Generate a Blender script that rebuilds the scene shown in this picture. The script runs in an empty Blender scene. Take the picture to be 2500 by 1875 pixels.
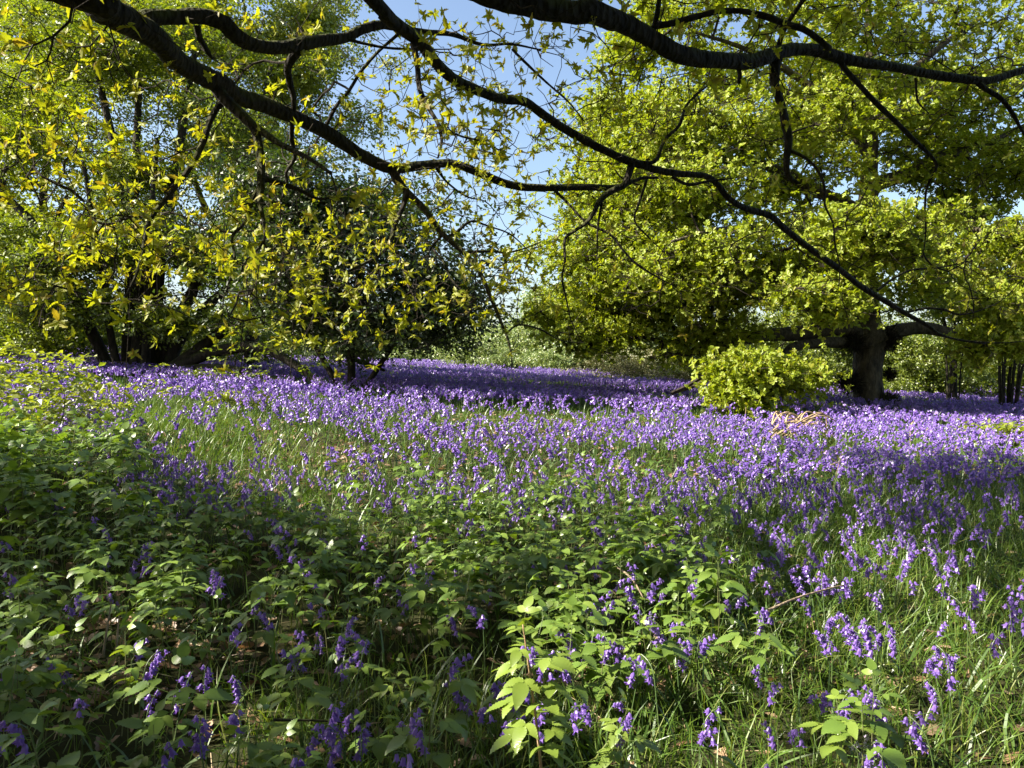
import bpy, math
import numpy as np
from mathutils import Matrix, Vector
rng = np.random.default_rng(7)
C = bpy.data.collections.new('woodland'); bpy.context.scene.collection.children.link(C)
sc = bpy.context.scene

# ------------------------------------------------------------------ camera frame
F = 1925.0; CX, CY = 1250.0, 937.5
PITCH = -math.radians(1.32)
CAM = np.array([0.0, 0.0, 1.5])
FW = np.array([0, math.cos(PITCH), math.sin(PITCH)]); UP = np.array([0, -math.sin(PITCH), math.cos(PITCH)]); RT = np.array([1.0, 0, 0])
SUN_EL, SUN_BACK = math.radians(39), math.radians(12)
SUN = np.array([-math.cos(SUN_EL)*math.cos(SUN_BACK), -math.cos(SUN_EL)*math.sin(SUN_BACK), math.sin(SUN_EL)])

def pt(px, py, d):
    px, py, d = np.asarray(px, float), np.asarray(py, float), np.asarray(d, float)
    return CAM + ((px-CX)/F*d)[..., None]*RT + ((CY-py)/F*d)[..., None]*UP + d[..., None]*FW
def proj(P):
    q = P-CAM; d = q@FW; dd = np.where(np.abs(d) < 1e-3, 1e-3, d)
    return CX+F*(q@RT)/dd, CY-F*(q@UP)/dd, d
def sstep(a, b, x):
    t = np.clip((x-a)/(b-a), 0, 1); return t*t*(3-2*t)
def vnoise(x, y, s=1.0, seed=0.0):
    x, y = x*s+seed*3.1, y*s+seed*1.7
    return (np.sin(x*1.3+1.7*np.sin(y*.9+seed))+np.sin(y*1.7+1.3*np.sin(x*1.1))+np.sin((x+y)*2.3+seed)*.6+np.sin((x-y)*3.1+2*seed)*.4)/3.0
def hz(x, y):
    x, y = np.asarray(x, float), np.asarray(y, float)
    r = sstep(0, 14, y)
    z = r*(0.29-0.047*np.clip(x, -30, 30))+0.02*np.clip(y, 0, 45)+0.02*np.clip(y-45, 0, 400)*0.2
    z += 0.035*vnoise(x, y, .8)*sstep(1, 6, y)+0.10*vnoise(x, y, .17, 3)*sstep(12, 30, y)
    z += 0.16*np.exp(-((x+4.2)/1.6)**2-((y-7.3)/2.2)**2)
    return z
def ground(x, y, dz=0.0): return np.stack([x, y, hz(x, y)+dz], -1)

# ------------------------------------------------------------------ materials
def new_mat(name):
    m = bpy.data.materials.new(name); m.use_nodes = True
    nt = m.node_tree; nt.nodes.clear(); return m, nt
def N(nt, t, **kw):
    n = nt.nodes.new(t)
    for k, v in kw.items():
        if k in n.inputs.keys() if isinstance(k, str) else False: n.inputs[k].default_value = v
        else: setattr(n, k, v)
    return n
def ramp(nt, cols):
    r = nt.nodes.new('ShaderNodeValToRGB'); e = r.color_ramp.elements
    while len(e) < len(cols): e.new(.5)
    for i, c in enumerate(cols):
        e[i].position = i/(len(cols)-1); e[i].color = (*c, 1)
    return r
def leaf_mat(name, cols, trans=.42, tint=(1.25, 1.15, .55), gloss=.05, rough=.45, objrand=False):
    m, nt = new_mat(name); L = nt.links.new
    g = nt.nodes.new('ShaderNodeNewGeometry'); r = ramp(nt, cols)
    L(g.outputs['Random Per Island'], r.inputs[0])
    tr = nt.nodes.new('ShaderNodeMixRGB'); tr.blend_type = 'MULTIPLY'; tr.inputs[0].default_value = 1; tr.inputs[2].default_value = (*tint, 1)
    L(r.outputs[0], tr.inputs[1])
    d = nt.nodes.new('ShaderNodeBsdfDiffuse'); t = nt.nodes.new('ShaderNodeBsdfTranslucent'); gl = nt.nodes.new('ShaderNodeBsdfGlossy')
    gl.inputs['Roughness'].default_value = rough; gl.inputs['Color'].default_value = (1, 1, 1, 1)
    L(r.outputs[0], d.inputs[0]); L(tr.outputs[0], t.inputs[0])
    a = nt.nodes.new('ShaderNodeMixShader'); a.inputs[0].default_value = trans
    L(d.outputs[0], a.inputs[1]); L(t.outputs[0], a.inputs[2])
    b = nt.nodes.new('ShaderNodeMixShader'); b.inputs[0].default_value = gloss
    L(a.outputs[0], b.inputs[1]); L(gl.outputs[0], b.inputs[2])
    o = nt.nodes.new('ShaderNodeOutputMaterial'); L(b.outputs[0], o.inputs[0])
    return m
def bark_mat(name, dark, light, moss=None, scale=12.0, bump=.6):
    m, nt = new_mat(name); L = nt.links.new
    tc = nt.nodes.new('ShaderNodeTexCoord')
    mp = nt.nodes.new('ShaderNodeMapping'); mp.inputs['Scale'].default_value = (1, 1, .45); L(tc.outputs['Object'], mp.inputs[0])
    n = nt.nodes.new('ShaderNodeTexNoise'); n.inputs['Scale'].default_value = scale; n.inputs['Detail'].default_value = 8; n.inputs['Roughness'].default_value = .65; L(mp.outputs[0], n.inputs[0])
    v = nt.nodes.new('ShaderNodeTexVoronoi'); v.inputs['Scale'].default_value = scale*2.2; L(mp.outputs[0], v.inputs[0])
    r = ramp(nt, [dark, light]); r.color_ramp.elements[0].position = .35; r.color_ramp.elements[1].position = .7; L(n.outputs['Fac'], r.inputs[0])
    col = r.outputs[0]
    if moss:
        g = nt.nodes.new('ShaderNodeNewGeometry'); sx = nt.nodes.new('ShaderNodeSeparateXYZ'); L(g.outputs['Normal'], sx.inputs[0])
        n2 = nt.nodes.new('ShaderNodeTexNoise'); n2.inputs['Scale'].default_value = 5; n2.inputs['Detail'].default_value = 6; L(tc.outputs['Object'], n2.inputs[0])
        ad = nt.nodes.new('ShaderNodeMath'); ad.operation = 'MULTIPLY_ADD'; ad.inputs[1].default_value = .35; L(sx.outputs[2], ad.inputs[0]); L(n2.outputs['Fac'], ad.inputs[2])
        rr = nt.nodes.new('ShaderNodeMapRange'); rr.inputs[1].default_value = .55; rr.inputs[2].default_value = .78; L(ad.outputs[0], rr.inputs[0])
        mx = nt.nodes.new('ShaderNodeMixRGB'); mx.inputs[2].default_value = (*moss, 1); L(rr.outputs[0], mx.inputs[0]); L(col, mx.inputs[1]); col = mx.outputs[0]
    h = nt.nodes.new('ShaderNodeMath'); h.operation = 'ADD'; L(n.outputs['Fac'], h.inputs[0]); L(v.outputs['Distance'], h.inputs[1])
    b = nt.nodes.new('ShaderNodeBump'); b.inputs['Strength'].default_value = bump; b.inputs['Distance'].default_value = .03; L(h.outputs[0], b.inputs['Height'])
    p = nt.nodes.new('ShaderNodeBsdfPrincipled'); p.inputs['Roughness'].default_value = .9; p.inputs['Specular IOR Level'].default_value = .2
    L(col, p.inputs['Base Color']); L(b.outputs[0], p.inputs['Normal'])
    o = nt.nodes.new('ShaderNodeOutputMaterial'); L(p.outputs[0], o.inputs[0])
    return m
def ground_mat():
    m, nt = new_mat('woodland_soil'); L = nt.links.new
    tc = nt.nodes.new('ShaderNodeTexCoord')
    n = nt.nodes.new('ShaderNodeTexNoise'); n.inputs['Scale'].default_value = 7; n.inputs['Detail'].default_value = 10; n.inputs['Roughness'].default_value = .7; L(tc.outputs['Object'], n.inputs[0])
    r = ramp(nt, [(.018, .014, .009), (.05, .036, .02), (.035, .05, .014)]); L(n.outputs['Fac'], r.inputs[0])
    n2 = nt.nodes.new('ShaderNodeTexNoise'); n2.inputs['Scale'].default_value = .5; n2.inputs['Detail'].default_value = 5; L(tc.outputs['Object'], n2.inputs[0])
    mx = nt.nodes.new('ShaderNodeMixRGB'); mx.inputs[2].default_value = (.035, .055, .015, 1); L(n2.outputs['Fac'], mx.inputs[0]); L(r.outputs[0], mx.inputs[1])
    b = nt.nodes.new('ShaderNodeBump'); b.inputs['Distance'].default_value = .04; L(n.outputs['Fac'], b.inputs['Height'])
    p = nt.nodes.new('ShaderNodeBsdfPrincipled'); p.inputs['Roughness'].default_value = .95; p.inputs['Specular IOR Level'].default_value = .1
    L(mx.outputs[0], p.inputs['Base Color']); L(b.outputs[0], p.inputs['Normal'])
    o = nt.nodes.new('ShaderNodeOutputMaterial'); L(p.outputs[0], o.inputs[0]); return m

M = dict(
    oak=leaf_mat('young_oak_leaf', [(.27, .30, .020), (.36, .37, .028), (.31, .36, .022), (.30, .22, .03)], .5, (1.25, 1.2, .4), .03, .5),
    oak2=leaf_mat('oak_leaf', [(.20, .27, .018), (.30, .36, .025), (.25, .32, .020), (.27, .26, .025)], .48, (1.25, 1.22, .4), .025, .5),
    green=leaf_mat('coppice_leaf', [(.09, .135, .012), (.15, .20, .015), (.22, .26, .018)], .45, (1.3, 1.3, .45)),
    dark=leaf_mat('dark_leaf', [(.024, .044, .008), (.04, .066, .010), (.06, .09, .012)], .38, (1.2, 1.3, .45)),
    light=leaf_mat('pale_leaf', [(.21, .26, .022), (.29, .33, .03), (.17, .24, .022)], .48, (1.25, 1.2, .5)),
    far=leaf_mat('faded_far_leaf', [(.13, .20, .06), (.20, .26, .07), (.25, .28, .075)], .35, (1.1, 1.15, .7)),  # distance fade painted in: leaf colour made paler and bluer
    scrub=leaf_mat('scrub_leaf', [(.10, .13, .03), (.17, .18, .05), (.20, .16, .07)], .3, (1.1, 1.1, .6)),
    rasp=leaf_mat('raspberry_leaf', [(.10, .18, .026), (.15, .24, .035), (.19, .27, .042)], .36, (1.3, 1.3, .4), .06, .42),
    raspnew=leaf_mat('young_raspberry_leaf', [(.17, .25, .035), (.22, .30, .045)], .36, (1.3, 1.25, .45), .06, .4),
    rstem=leaf_mat('raspberry_stem', [(.12, .16, .05), (.15, .15, .06)], .1),
    cane=bark_mat('tan_cane', (.30, .19, .10), (.42, .29, .17), None, 60, .3),
    grass=leaf_mat('grass_blade', [(.06, .12, .014), (.10, .18, .02), (.15, .23, .03), (.2, .22, .05)], .36, (1.2, 1.25, .4), .035, .4),
    strap=leaf_mat('strap_leaf', [(.05, .10, .018), (.08, .145, .025), (.10, .17, .03)], .32, (1.2, 1.3, .4), .045, .38),
    bell=leaf_mat('bluebell_petal', [(.16, .088, .40), (.23, .13, .50), (.32, .19, .58)], .36, (1.2, .9, 1.1), .05, .4),
    bellpale=leaf_mat('pale_bluebell_petal', [(.55, .48, .68), (.66, .58, .74)], .36, (1, 1, 1), .05, .4),
    bstem=leaf_mat('flower_stalk', [(.07, .13, .03), (.10, .14, .045)], .15),
    bark=bark_mat('shaded_oak_bark', (.010, .0085, .0065), (.042, .035, .027), (.05, .055, .014), 16, 1.0),  # darkened bark, standing in for the crown's shade on the limbs
    bark2=bark_mat('grey_bark', (.03, .026, .018), (.13, .105, .065), None, 9, .7),
    bark3=bark_mat('coppice_bark', (.012, .010, .008), (.05, .042, .03), (.035, .04, .014), 10, .6),
    twig=bark_mat('twig_bark', (.014, .011, .008), (.045, .035, .026), None, 30, .2),
    palewood=bark_mat('weathered_wood', (.16, .12, .08), (.34, .27, .19), None, 20, .4),
    bracken=leaf_mat('dead_bracken', [(.30, .20, .10), (.40, .28, .15), (.46, .36, .22)], .1, (1, 1, 1), .04, .5),
    litter=leaf_mat('dead_leaf', [(.12, .065, .03), (.25, .15, .08), (.42, .29, .19)], .2, (1.1, .9, .6), .05, .5),
    soil=ground_mat(),
)

# ------------------------------------------------------------------ mesh helpers
class MB:
    def __init__(s): s.v = []; s.f = []; s.n = 0
    def add(s, V, Fc, mi=0):
        V = np.asarray(V, float).reshape(-1, 3); Fc = np.asarray(Fc, np.int64)
        s.v.append(V); s.f.append((Fc+s.n, mi)); s.n += len(V)
    def mesh(s, name, mats, smooth=False):
        me = bpy.data.meshes.new(name)
        V = np.concatenate(s.v) if s.v else np.zeros((0, 3))
        me.vertices.add(len(V)); me.vertices.foreach_set('co', V.astype(np.float32).ravel())
        li = np.concatenate([f.ravel() for f, _ in s.f]).astype(np.int32)
        tot = np.concatenate([np.full(len(f), f.shape[1]) for f, _ in s.f]).astype(np.int32)
        mi = np.concatenate([np.full(len(f), k) for f, k in s.f]).astype(np.int32)
        st = np.concatenate([[0], np.cumsum(tot)[:-1]]).astype(np.int32)
        me.loops.add(len(li)); me.loops.foreach_set('vertex_index', li)
        me.polygons.add(len(tot)); me.polygons.foreach_set('loop_start', st)
        for m in mats: me.materials.append(m)
        me.polygons.foreach_set('material_index', mi)
        me.polygons.foreach_set('use_smooth', np.full(len(tot), smooth))
        me.update(calc_edges=True); return me
    def build(s, name, mat, parent=None, smooth=False):
        me = s.mesh(name, mat if isinstance(mat, (list, tuple)) else [mat], smooth)
        return link(name, me, parent)
def link(name, data, parent=None):
    o = bpy.data.objects.new(name, data); C.objects.link(o)
    if parent is not None: o.parent = parent
    return o
def tag(o, label, cat, group=None, kind=None):
    if label: o['label'] = label
    if cat: o['category'] = cat
    if group: o['group'] = group
    if kind: o['kind'] = kind
    return o
def unit(v): return v/np.maximum(np.linalg.norm(v, axis=-1, keepdims=True), 1e-9)
def frames(ax, spin=None):
    ax = unit(ax); ref = np.where(np.abs(ax[:, 2:3]) < .9, [[0, 0, 1.0]], [[1.0, 0, 0]])
    u = unit(np.cross(ref, ax)); w = np.cross(ax, u)
    if spin is not None:
        c, s_ = np.cos(spin)[:, None], np.sin(spin)[:, None]
        u, w = u*c+w*s_, w*c-u*s_
    return np.stack([u, w, ax], -1)          # columns x,y,z
def stamp(mb, tpl, R, T, mi=0):
    V, Fc = tpl; n, k = len(T), len(V)
    if n == 0: return
    W = np.einsum('nij,kj->nki', R, V)+T[:, None, :]
    mb.add(W.reshape(-1, 3), (Fc[None]+(np.arange(n)*k)[:, None, None]).reshape(-1, Fc.shape[1]), mi)
def segs(mb, A, B, ra, rb, K=4, mi=0):
    A, B = np.asarray(A), np.asarray(B)
    if len(A) == 0: return
    R = frames(B-A); th = np.arange(K)*2*np.pi/K
    ring = np.stack([np.cos(th), np.sin(th), 0*th], -1)
    o = np.einsum('nij,kj->nki', R, ring)
    V = np.concatenate([A[:, None]+o*np.asarray(ra).reshape(-1, 1, 1), B[:, None]+o*np.asarray(rb).reshape(-1, 1, 1)], 1)
    i = np.arange(K); j = (i+1) % K
    q = np.stack([i, j, j+K, i+K], -1)
    n = len(A)
    mb.add(V.reshape(-1, 3), (q[None]+(np.arange(n)*2*K)[:, None, None]).reshape(-1, 4), mi)
def smooth_line(P, step):
    P = np.asarray(P, float)
    Q = np.concatenate([[2*P[0]-P[1]], P, [2*P[-1]-P[-2]]]); out = []
    for i in range(1, len(Q)-2):
        n = max(2, int(np.linalg.norm(Q[i+1, :3]-Q[i, :3])/step)); t = np.linspace(0, 1, n, endpoint=False)[:, None]
        a, b, c, d = Q[i-1], Q[i], Q[i+1], Q[i+2]
        out.append(.5*((2*b)+(c-a)*t+(2*a-5*b+4*c-d)*t**2+(3*b-a-3*c+d)*t**3))
    out.append(Q[-2:-1]); return np.concatenate(out)
def tube(mb, P4, step, K=10, rough=.10, wob=0.0, seed=0.0, flare=0.0):
    L = smooth_line(P4, step); P, r = L[:, :3].copy(), np.maximum(L[:, 3], .0008)
    n = len(P); s = np.concatenate([[0], np.cumsum(np.linalg.norm(np.diff(P, axis=0), axis=1))])
    if wob: P += wob*np.stack([vnoise(s*3, s*0+seed, 1, 1), vnoise(s*3, s*0+seed+5, 1, 2), vnoise(s*3, s*0+seed+9, 1, 3)], -1)*np.minimum(1, s/ max(s[-1]*.1, .05))[:, None]
    T = unit(np.gradient(P, axis=0)); u = np.zeros((n, 3)); a = np.cross(T[0], [0.3, .2, 1.0]); a /= np.linalg.norm(a); u[0] = a
    for i in range(1, n):
        a = u[i-1]-T[i]*(u[i-1]@T[i]); u[i] = a/max(np.linalg.norm(a), 1e-9)
    w = np.cross(T, u); th = np.arange(K)*2*np.pi/K
    rs = r*(1+rough*.9*vnoise(s*2.2/max(r.max()*12, .2), s*0+seed, 1, seed))
    RR = rs[:, None]*(1+rough*(vnoise(s[:, None]*4+seed, np.cos(th)[None]*2.2+np.sin(th)[None]*1.7, 1, seed)+.5*np.sin(3*th[None]+s[:, None]*1.3+seed)))
    RR += rough*.35*r[:, None]*rng.normal(0, 1, (n, K))*(1 if rough > .05 else 0)
    V = P[:, None]+RR[..., None]*(np.cos(th)[None, :, None]*u[:, None]+np.sin(th)[None, :, None]*w[:, None])
    i = np.arange(n-1)[:, None]*K; k = np.arange(K)[None]; k2 = (k+1) % K
    q = np.stack([i+k, i+k2, i+K+k2, i+K+k], -1).reshape(-1, 4)
    mb.add(V.reshape(-1, 3), q)
    tip = np.array([P[-1]+T[-1]*r[-1]]); b0 = mb.n-n*K
    mb.v.append(tip); fan = np.stack([b0+(n-1)*K+np.arange(K), b0+(n-1)*K+(np.arange(K)+1) % K, np.full(K, mb.n)], -1); mb.f.append((fan, 0)); mb.n += 1
    return L
def grow(skel, targets, step, bf=.25, jit=.12, rnd=.02, droop=0.0):
    nS = len(skel); cap = nS+int(len(targets)*14)+10
    P = np.zeros((cap, 3)); par = np.full(cap, -1); pl = np.zeros(cap); P[:nS] = skel; n = nS; tn = []
    d0 = np.array([np.min(np.sum((skel-t)**2, 1)) for t in targets]); 
    for k in np.argsort(d0):
        t = targets[k]; d = np.sqrt(np.sum((P[:n]-t)**2, 1)); i = int(np.argmin(d+bf*pl[:n])); D = d[i]
        if D < 1e-4: tn.append(i); continue
        m = int(min(12, max(1, round(D/step)))); ax = (t-P[i])/D
        bow = np.cross(ax, rng.normal(0, 1, 3)); bow = bow/max(np.linalg.norm(bow), 1e-6)*D*jit*rng.uniform(.3, 1)
        a = P[i].copy(); pi = i
        for q in range(1, m+1):
            f = q/m; p = a+(t-a)*f+bow*math.sin(math.pi*f)+np.array([0, 0, -droop*D*math.sin(math.pi*f)])
            if q < m: p = p+rng.normal(0, rnd, 3)
            if n >= cap: break
            P[n] = p; par[n] = pi; pl[n] = pl[pi]+np.linalg.norm(p-P[pi]); pi = n; n += 1
        tn.append(pi)
    return P[:n], par[:n], np.array(tn), nS
def twig_mesh(mb, G, r0, e=2.3, K=4, rmax=1e9):
    P, par, tn, nS = G; ar = np.zeros(len(P))
    has = np.zeros(len(P), bool); has[par[nS:][par[nS:] >= 0]] = True
    for i in range(len(P)-1, nS-1, -1):
        if not has[i] or ar[i] == 0: ar[i] = max(ar[i], r0**e)
        ar[par[i]] += ar[i]
    r = np.minimum(ar**(1/e), rmax); i = np.arange(nS, len(P)); j = par[i]
    segs(mb, P[j], P[i], np.minimum(r[j]*.98, r[i]*1.25), r[i], K)
    return r
# ------------------------------------------------------------------ leaf templates
def lobed_leaf(L, W, droop, lobes=3):
    t = np.linspace(0, 1, 2*lobes+2); w = W*.5*np.sin(np.pi*t**.8)**.7; w[1::2] *= 1.15; w[2::2] *= .74; w[0] = .0012; w[-1] = W*.1
    x = t*L; z = -droop*L*t**1.7
    V = np.concatenate([np.stack([x, w, z+abs(w)*.25], -1), np.stack([x, 0*x, z], -1), np.stack([x, -w, z+abs(w)*.25], -1)]); n = len(t); f = []
    for i in range(n-1):
        f += [(i, n+i, n+i+1, i+1), (n+i, 2*n+i, 2*n+i+1, n+i+1)]
    return V, np.array(f)
def rot(ax, a): return np.array(Matrix.Rotation(a, 3, ax))
def oak_tuft(seed, nl, full=True, L=.046):
    r = np.random.default_rng(seed); Vs, Fs, n = [], [], 0
    for k in range(nl):
        l = L*r.uniform(.7, 1.2)
        if full: V, Fc = lobed_leaf(l, l*.5, r.uniform(.15, .9))
        else:
            dr = r.uniform(.05, .4); V = np.array([[0, 0, 0], [l*.5, l*.3, .06*l], [l*.92, l*.17, -dr*l*.8], [l*.92, -l*.17, -dr*l*.8], [l*.5, -l*.3, .06*l]]); Fc = np.array([[0, 1, 2], [0, 2, 3], [0, 3, 4]])
        R = rot('Z', k*2*math.pi/nl+r.uniform(-.4, .4))@rot('Y', -r.uniform(-.35, .9))@rot('X', r.uniform(-.5, .5))
        Vs.append(V@R.T+np.array([0, 0, r.uniform(-.008, .012)])); Fs.append(Fc+n); n += len(V)
    return np.concatenate(Vs), np.concatenate(Fs)
def spray(seed, nl, L=.08, span=.3):
    r = np.random.default_rng(seed); Vs, Fs, n = [], [], 0
    for k in range(nl):
        l = L*r.uniform(.7, 1.25); dr = r.uniform(0, .35)
        V = np.array([[0, 0, 0], [l*.5, l*.34, .05*l], [l, 0, -dr*l], [l*.5, -l*.34, .05*l]])
        R = rot('Z', (1 if k % 2 else -1)*r.uniform(.5, 1.3))@rot('Y', r.uniform(-.4, .5))@rot('X', r.uniform(-.6, .6))
        Vs.append(V@R.T+np.array([span*(k/nl-.5), r.uniform(-.02, .02), r.uniform(-.03, .03)])); Fs.append(np.array([[0, 1, 2], [0, 2, 3]])+n); n += 4
    return np.concatenate(Vs), np.concatenate(Fs)
OAKF = [oak_tuft(i, 6) for i in range(5)]
OAKS = [oak_tuft(20+i, 6, False, .068) for i in range(6)]
SPR = [spray(40+i, 6) for i in range(5)]
def scatter(mb, tpls, T, up=.6, outward=None, smin=.8, smax=1.3, rnd=.7):
    n = len(T)
    if n == 0: return
    ax = rng.normal(0, rnd, (n, 3))+np.array([0, 0, up])
    if outward is not None: ax = ax+outward
    R = frames(ax, rng.uniform(0, 6.283, n))*rng.uniform(smin, smax, n)[:, None, None]
    w = rng.integers(0, len(tpls), n)
    for k, tp in enumerate(tpls): stamp(mb, tp, R[w == k], T[w == k])
def ellipsoid(n, c, r, shell=.35, flat=1.0):
    d = unit(rng.normal(0, 1, (n, 3))); rad = rng.uniform(0, 1, n)**shell
    return np.asarray(c)+d*rad[:, None]*np.asarray(r)
D2 = 1.1302                                   # measured picture scale
def tr(sys, pts, d):
    a = np.array(pts, float)
    if sys == 'L': a[:, :3] = a[:, :3]/1.765
    elif sys == 'R': a[:, :3] = a[:, :3]/1.765; a[:, 0] += 1250
    elif sys == 'D': a[:, :3] = a[:, :3]*D2
    d = np.asarray(d, float)
    if d.ndim == 0: dd = np.full(len(a), float(d))
    elif len(d) == len(a): dd = d
    else:
        s = np.concatenate([[0], np.cumsum(np.hypot(*np.diff(a[:, :2], axis=0).T))]); dd = np.interp(s/s[-1], np.linspace(0, 1, len(d)), d)
    P = pt(a[:, 0], a[:, 1], dd)
    return np.concatenate([P, (a[:, 2]/F*dd/2*(.96 if sys in 'LR' else 1))[:, None]], 1)

# ------------------------------------------------------------------ ground
def make_ground():
    def ax(lim, fine, n): 
        t = np.linspace(-1, 1, n); return np.sign(t)*(fine*np.abs(t)+(lim-fine)*np.abs(t)**5)
    xs = ax(400, 26, 241); t = np.linspace(0, 1, 261); ys = -30+ (60*t+640*t**4)
    X, Y = np.meshgrid(xs, ys); V = ground(X.ravel(), Y.ravel())
    nx, ny = len(xs), len(ys); i = (np.arange(ny-1)[:, None]*nx+np.arange(nx-1)[None]).ravel()
    mb = MB(); mb.add(V, np.stack([i, i+1, i+nx+1, i+nx], -1)); o = mb.build('ground', M['soil'], smooth=True)
    tag(o, 'dark leaf mould of the wood floor under the flowers', None, kind='structure')
make_ground()

# ------------------------------------------------------------------ generic tree
def tree(name, label, cat, base, stems, limbs, blobs, leaves, lmat, bmat, tufts=20, spread=.5, flat=.6, step=.5, r0=.006, r_up=.6, smin=.9, smax=1.5, tips=None, group=None, K=8, gap=0.0, keep=None, tw=None, rough=.08, stem_name='trunk', clump=7, cl=(.62, .62, .24)):
    """stems / limbs: arrays of x,y,z,r; blobs: (n, centre, radii)"""
    root = link(name, None); root.location = Vector(base); tag(root, label, cat, group)
    B = np.asarray(base, float); sk = []
    for kind, lst in ((stem_name, stems), ('limb', limbs)):
        for k, P in enumerate(lst):
            mb = MB(); Q = P.copy(); Q[:, :3] -= B; L = tube(mb, Q, step*.5, K, rough, .0, 1.7*k+len(sk)); sk.append(L[::2, :3]+B)
            mb.build(kind, bmat, root, True)
    sk = np.concatenate(sk)
    T = np.concatenate([np.repeat(ellipsoid(max(3, n//clump), c, np.asarray(r)*.92), clump, 0) for n, c, r in blobs]); cs = np.concatenate([np.full(max(3, n//clump)*clump, min(1, r[0]/2.4)) for n, c, r in blobs]); T = T+rng.normal(0, 1, T.shape)*np.array(cl)*cs[:, None]
    if gap: T = T[vnoise(T[:, 0]+T[:, 1]*.5, T[:, 2]-T[:, 1]*.3, 1.1, gap) > -.35]
    T = T[T[:, 2] > hz(T[:, 0], T[:, 1])+.15]
    if keep is not None: T = T[keep(T)]
    G = grow(sk, T, step, .22, .14, .05*step*2)
    mb = MB(); twig_mesh(mb, G, r0, 2.2, 4, .045)
    ctr = T.mean(0)
    n = rng.poisson(tufts, len(T)); Tt = np.repeat(T, n, 0); Tt = Tt+rng.normal(0, 1, Tt.shape)*np.array([spread, spread, spread*flat])*.6
    # fine twigs to a share of the tufts
    s = rng.random(len(Tt)) < .35; o = np.repeat(T, n, 0)
    segs(mb, o[s]-B*0, Tt[s], np.full(s.sum(), r0*.8), np.full(s.sum(), r0*.5), 3)
    mb.v = [v-B for v in mb.v]
    tag(mb.build('twigs', tw or bmat, root), None, None, None, 'stuff')
    lb = MB(); scatter(lb, leaves, Tt-B, r_up, unit(Tt-ctr)*.45, smin, smax)
    lb.build('crown', lmat, root)
    return root, sk
def gpt(px, py):
    """ground point seen at a source pixel"""
    ds = np.geomspace(1.2, 120, 900); P = pt(np.full(900, px), np.full(900, py), ds)
    below = P[:, 2] <= hz(P[:, 0], P[:, 1]); i = int(np.argmax(below)) if below.any() else 899
    return P[i]
def onground(px, d):
    x = (px-CX)/F*d; return np.array([x, d, float(hz(x, d))])
def rootline(P):                                # sink the first point of a traced stem into the soil
    P = P.copy(); z = float(hz(P[0, 0], P[0, 1])); P[0, 2] = z-.12; return P

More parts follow.
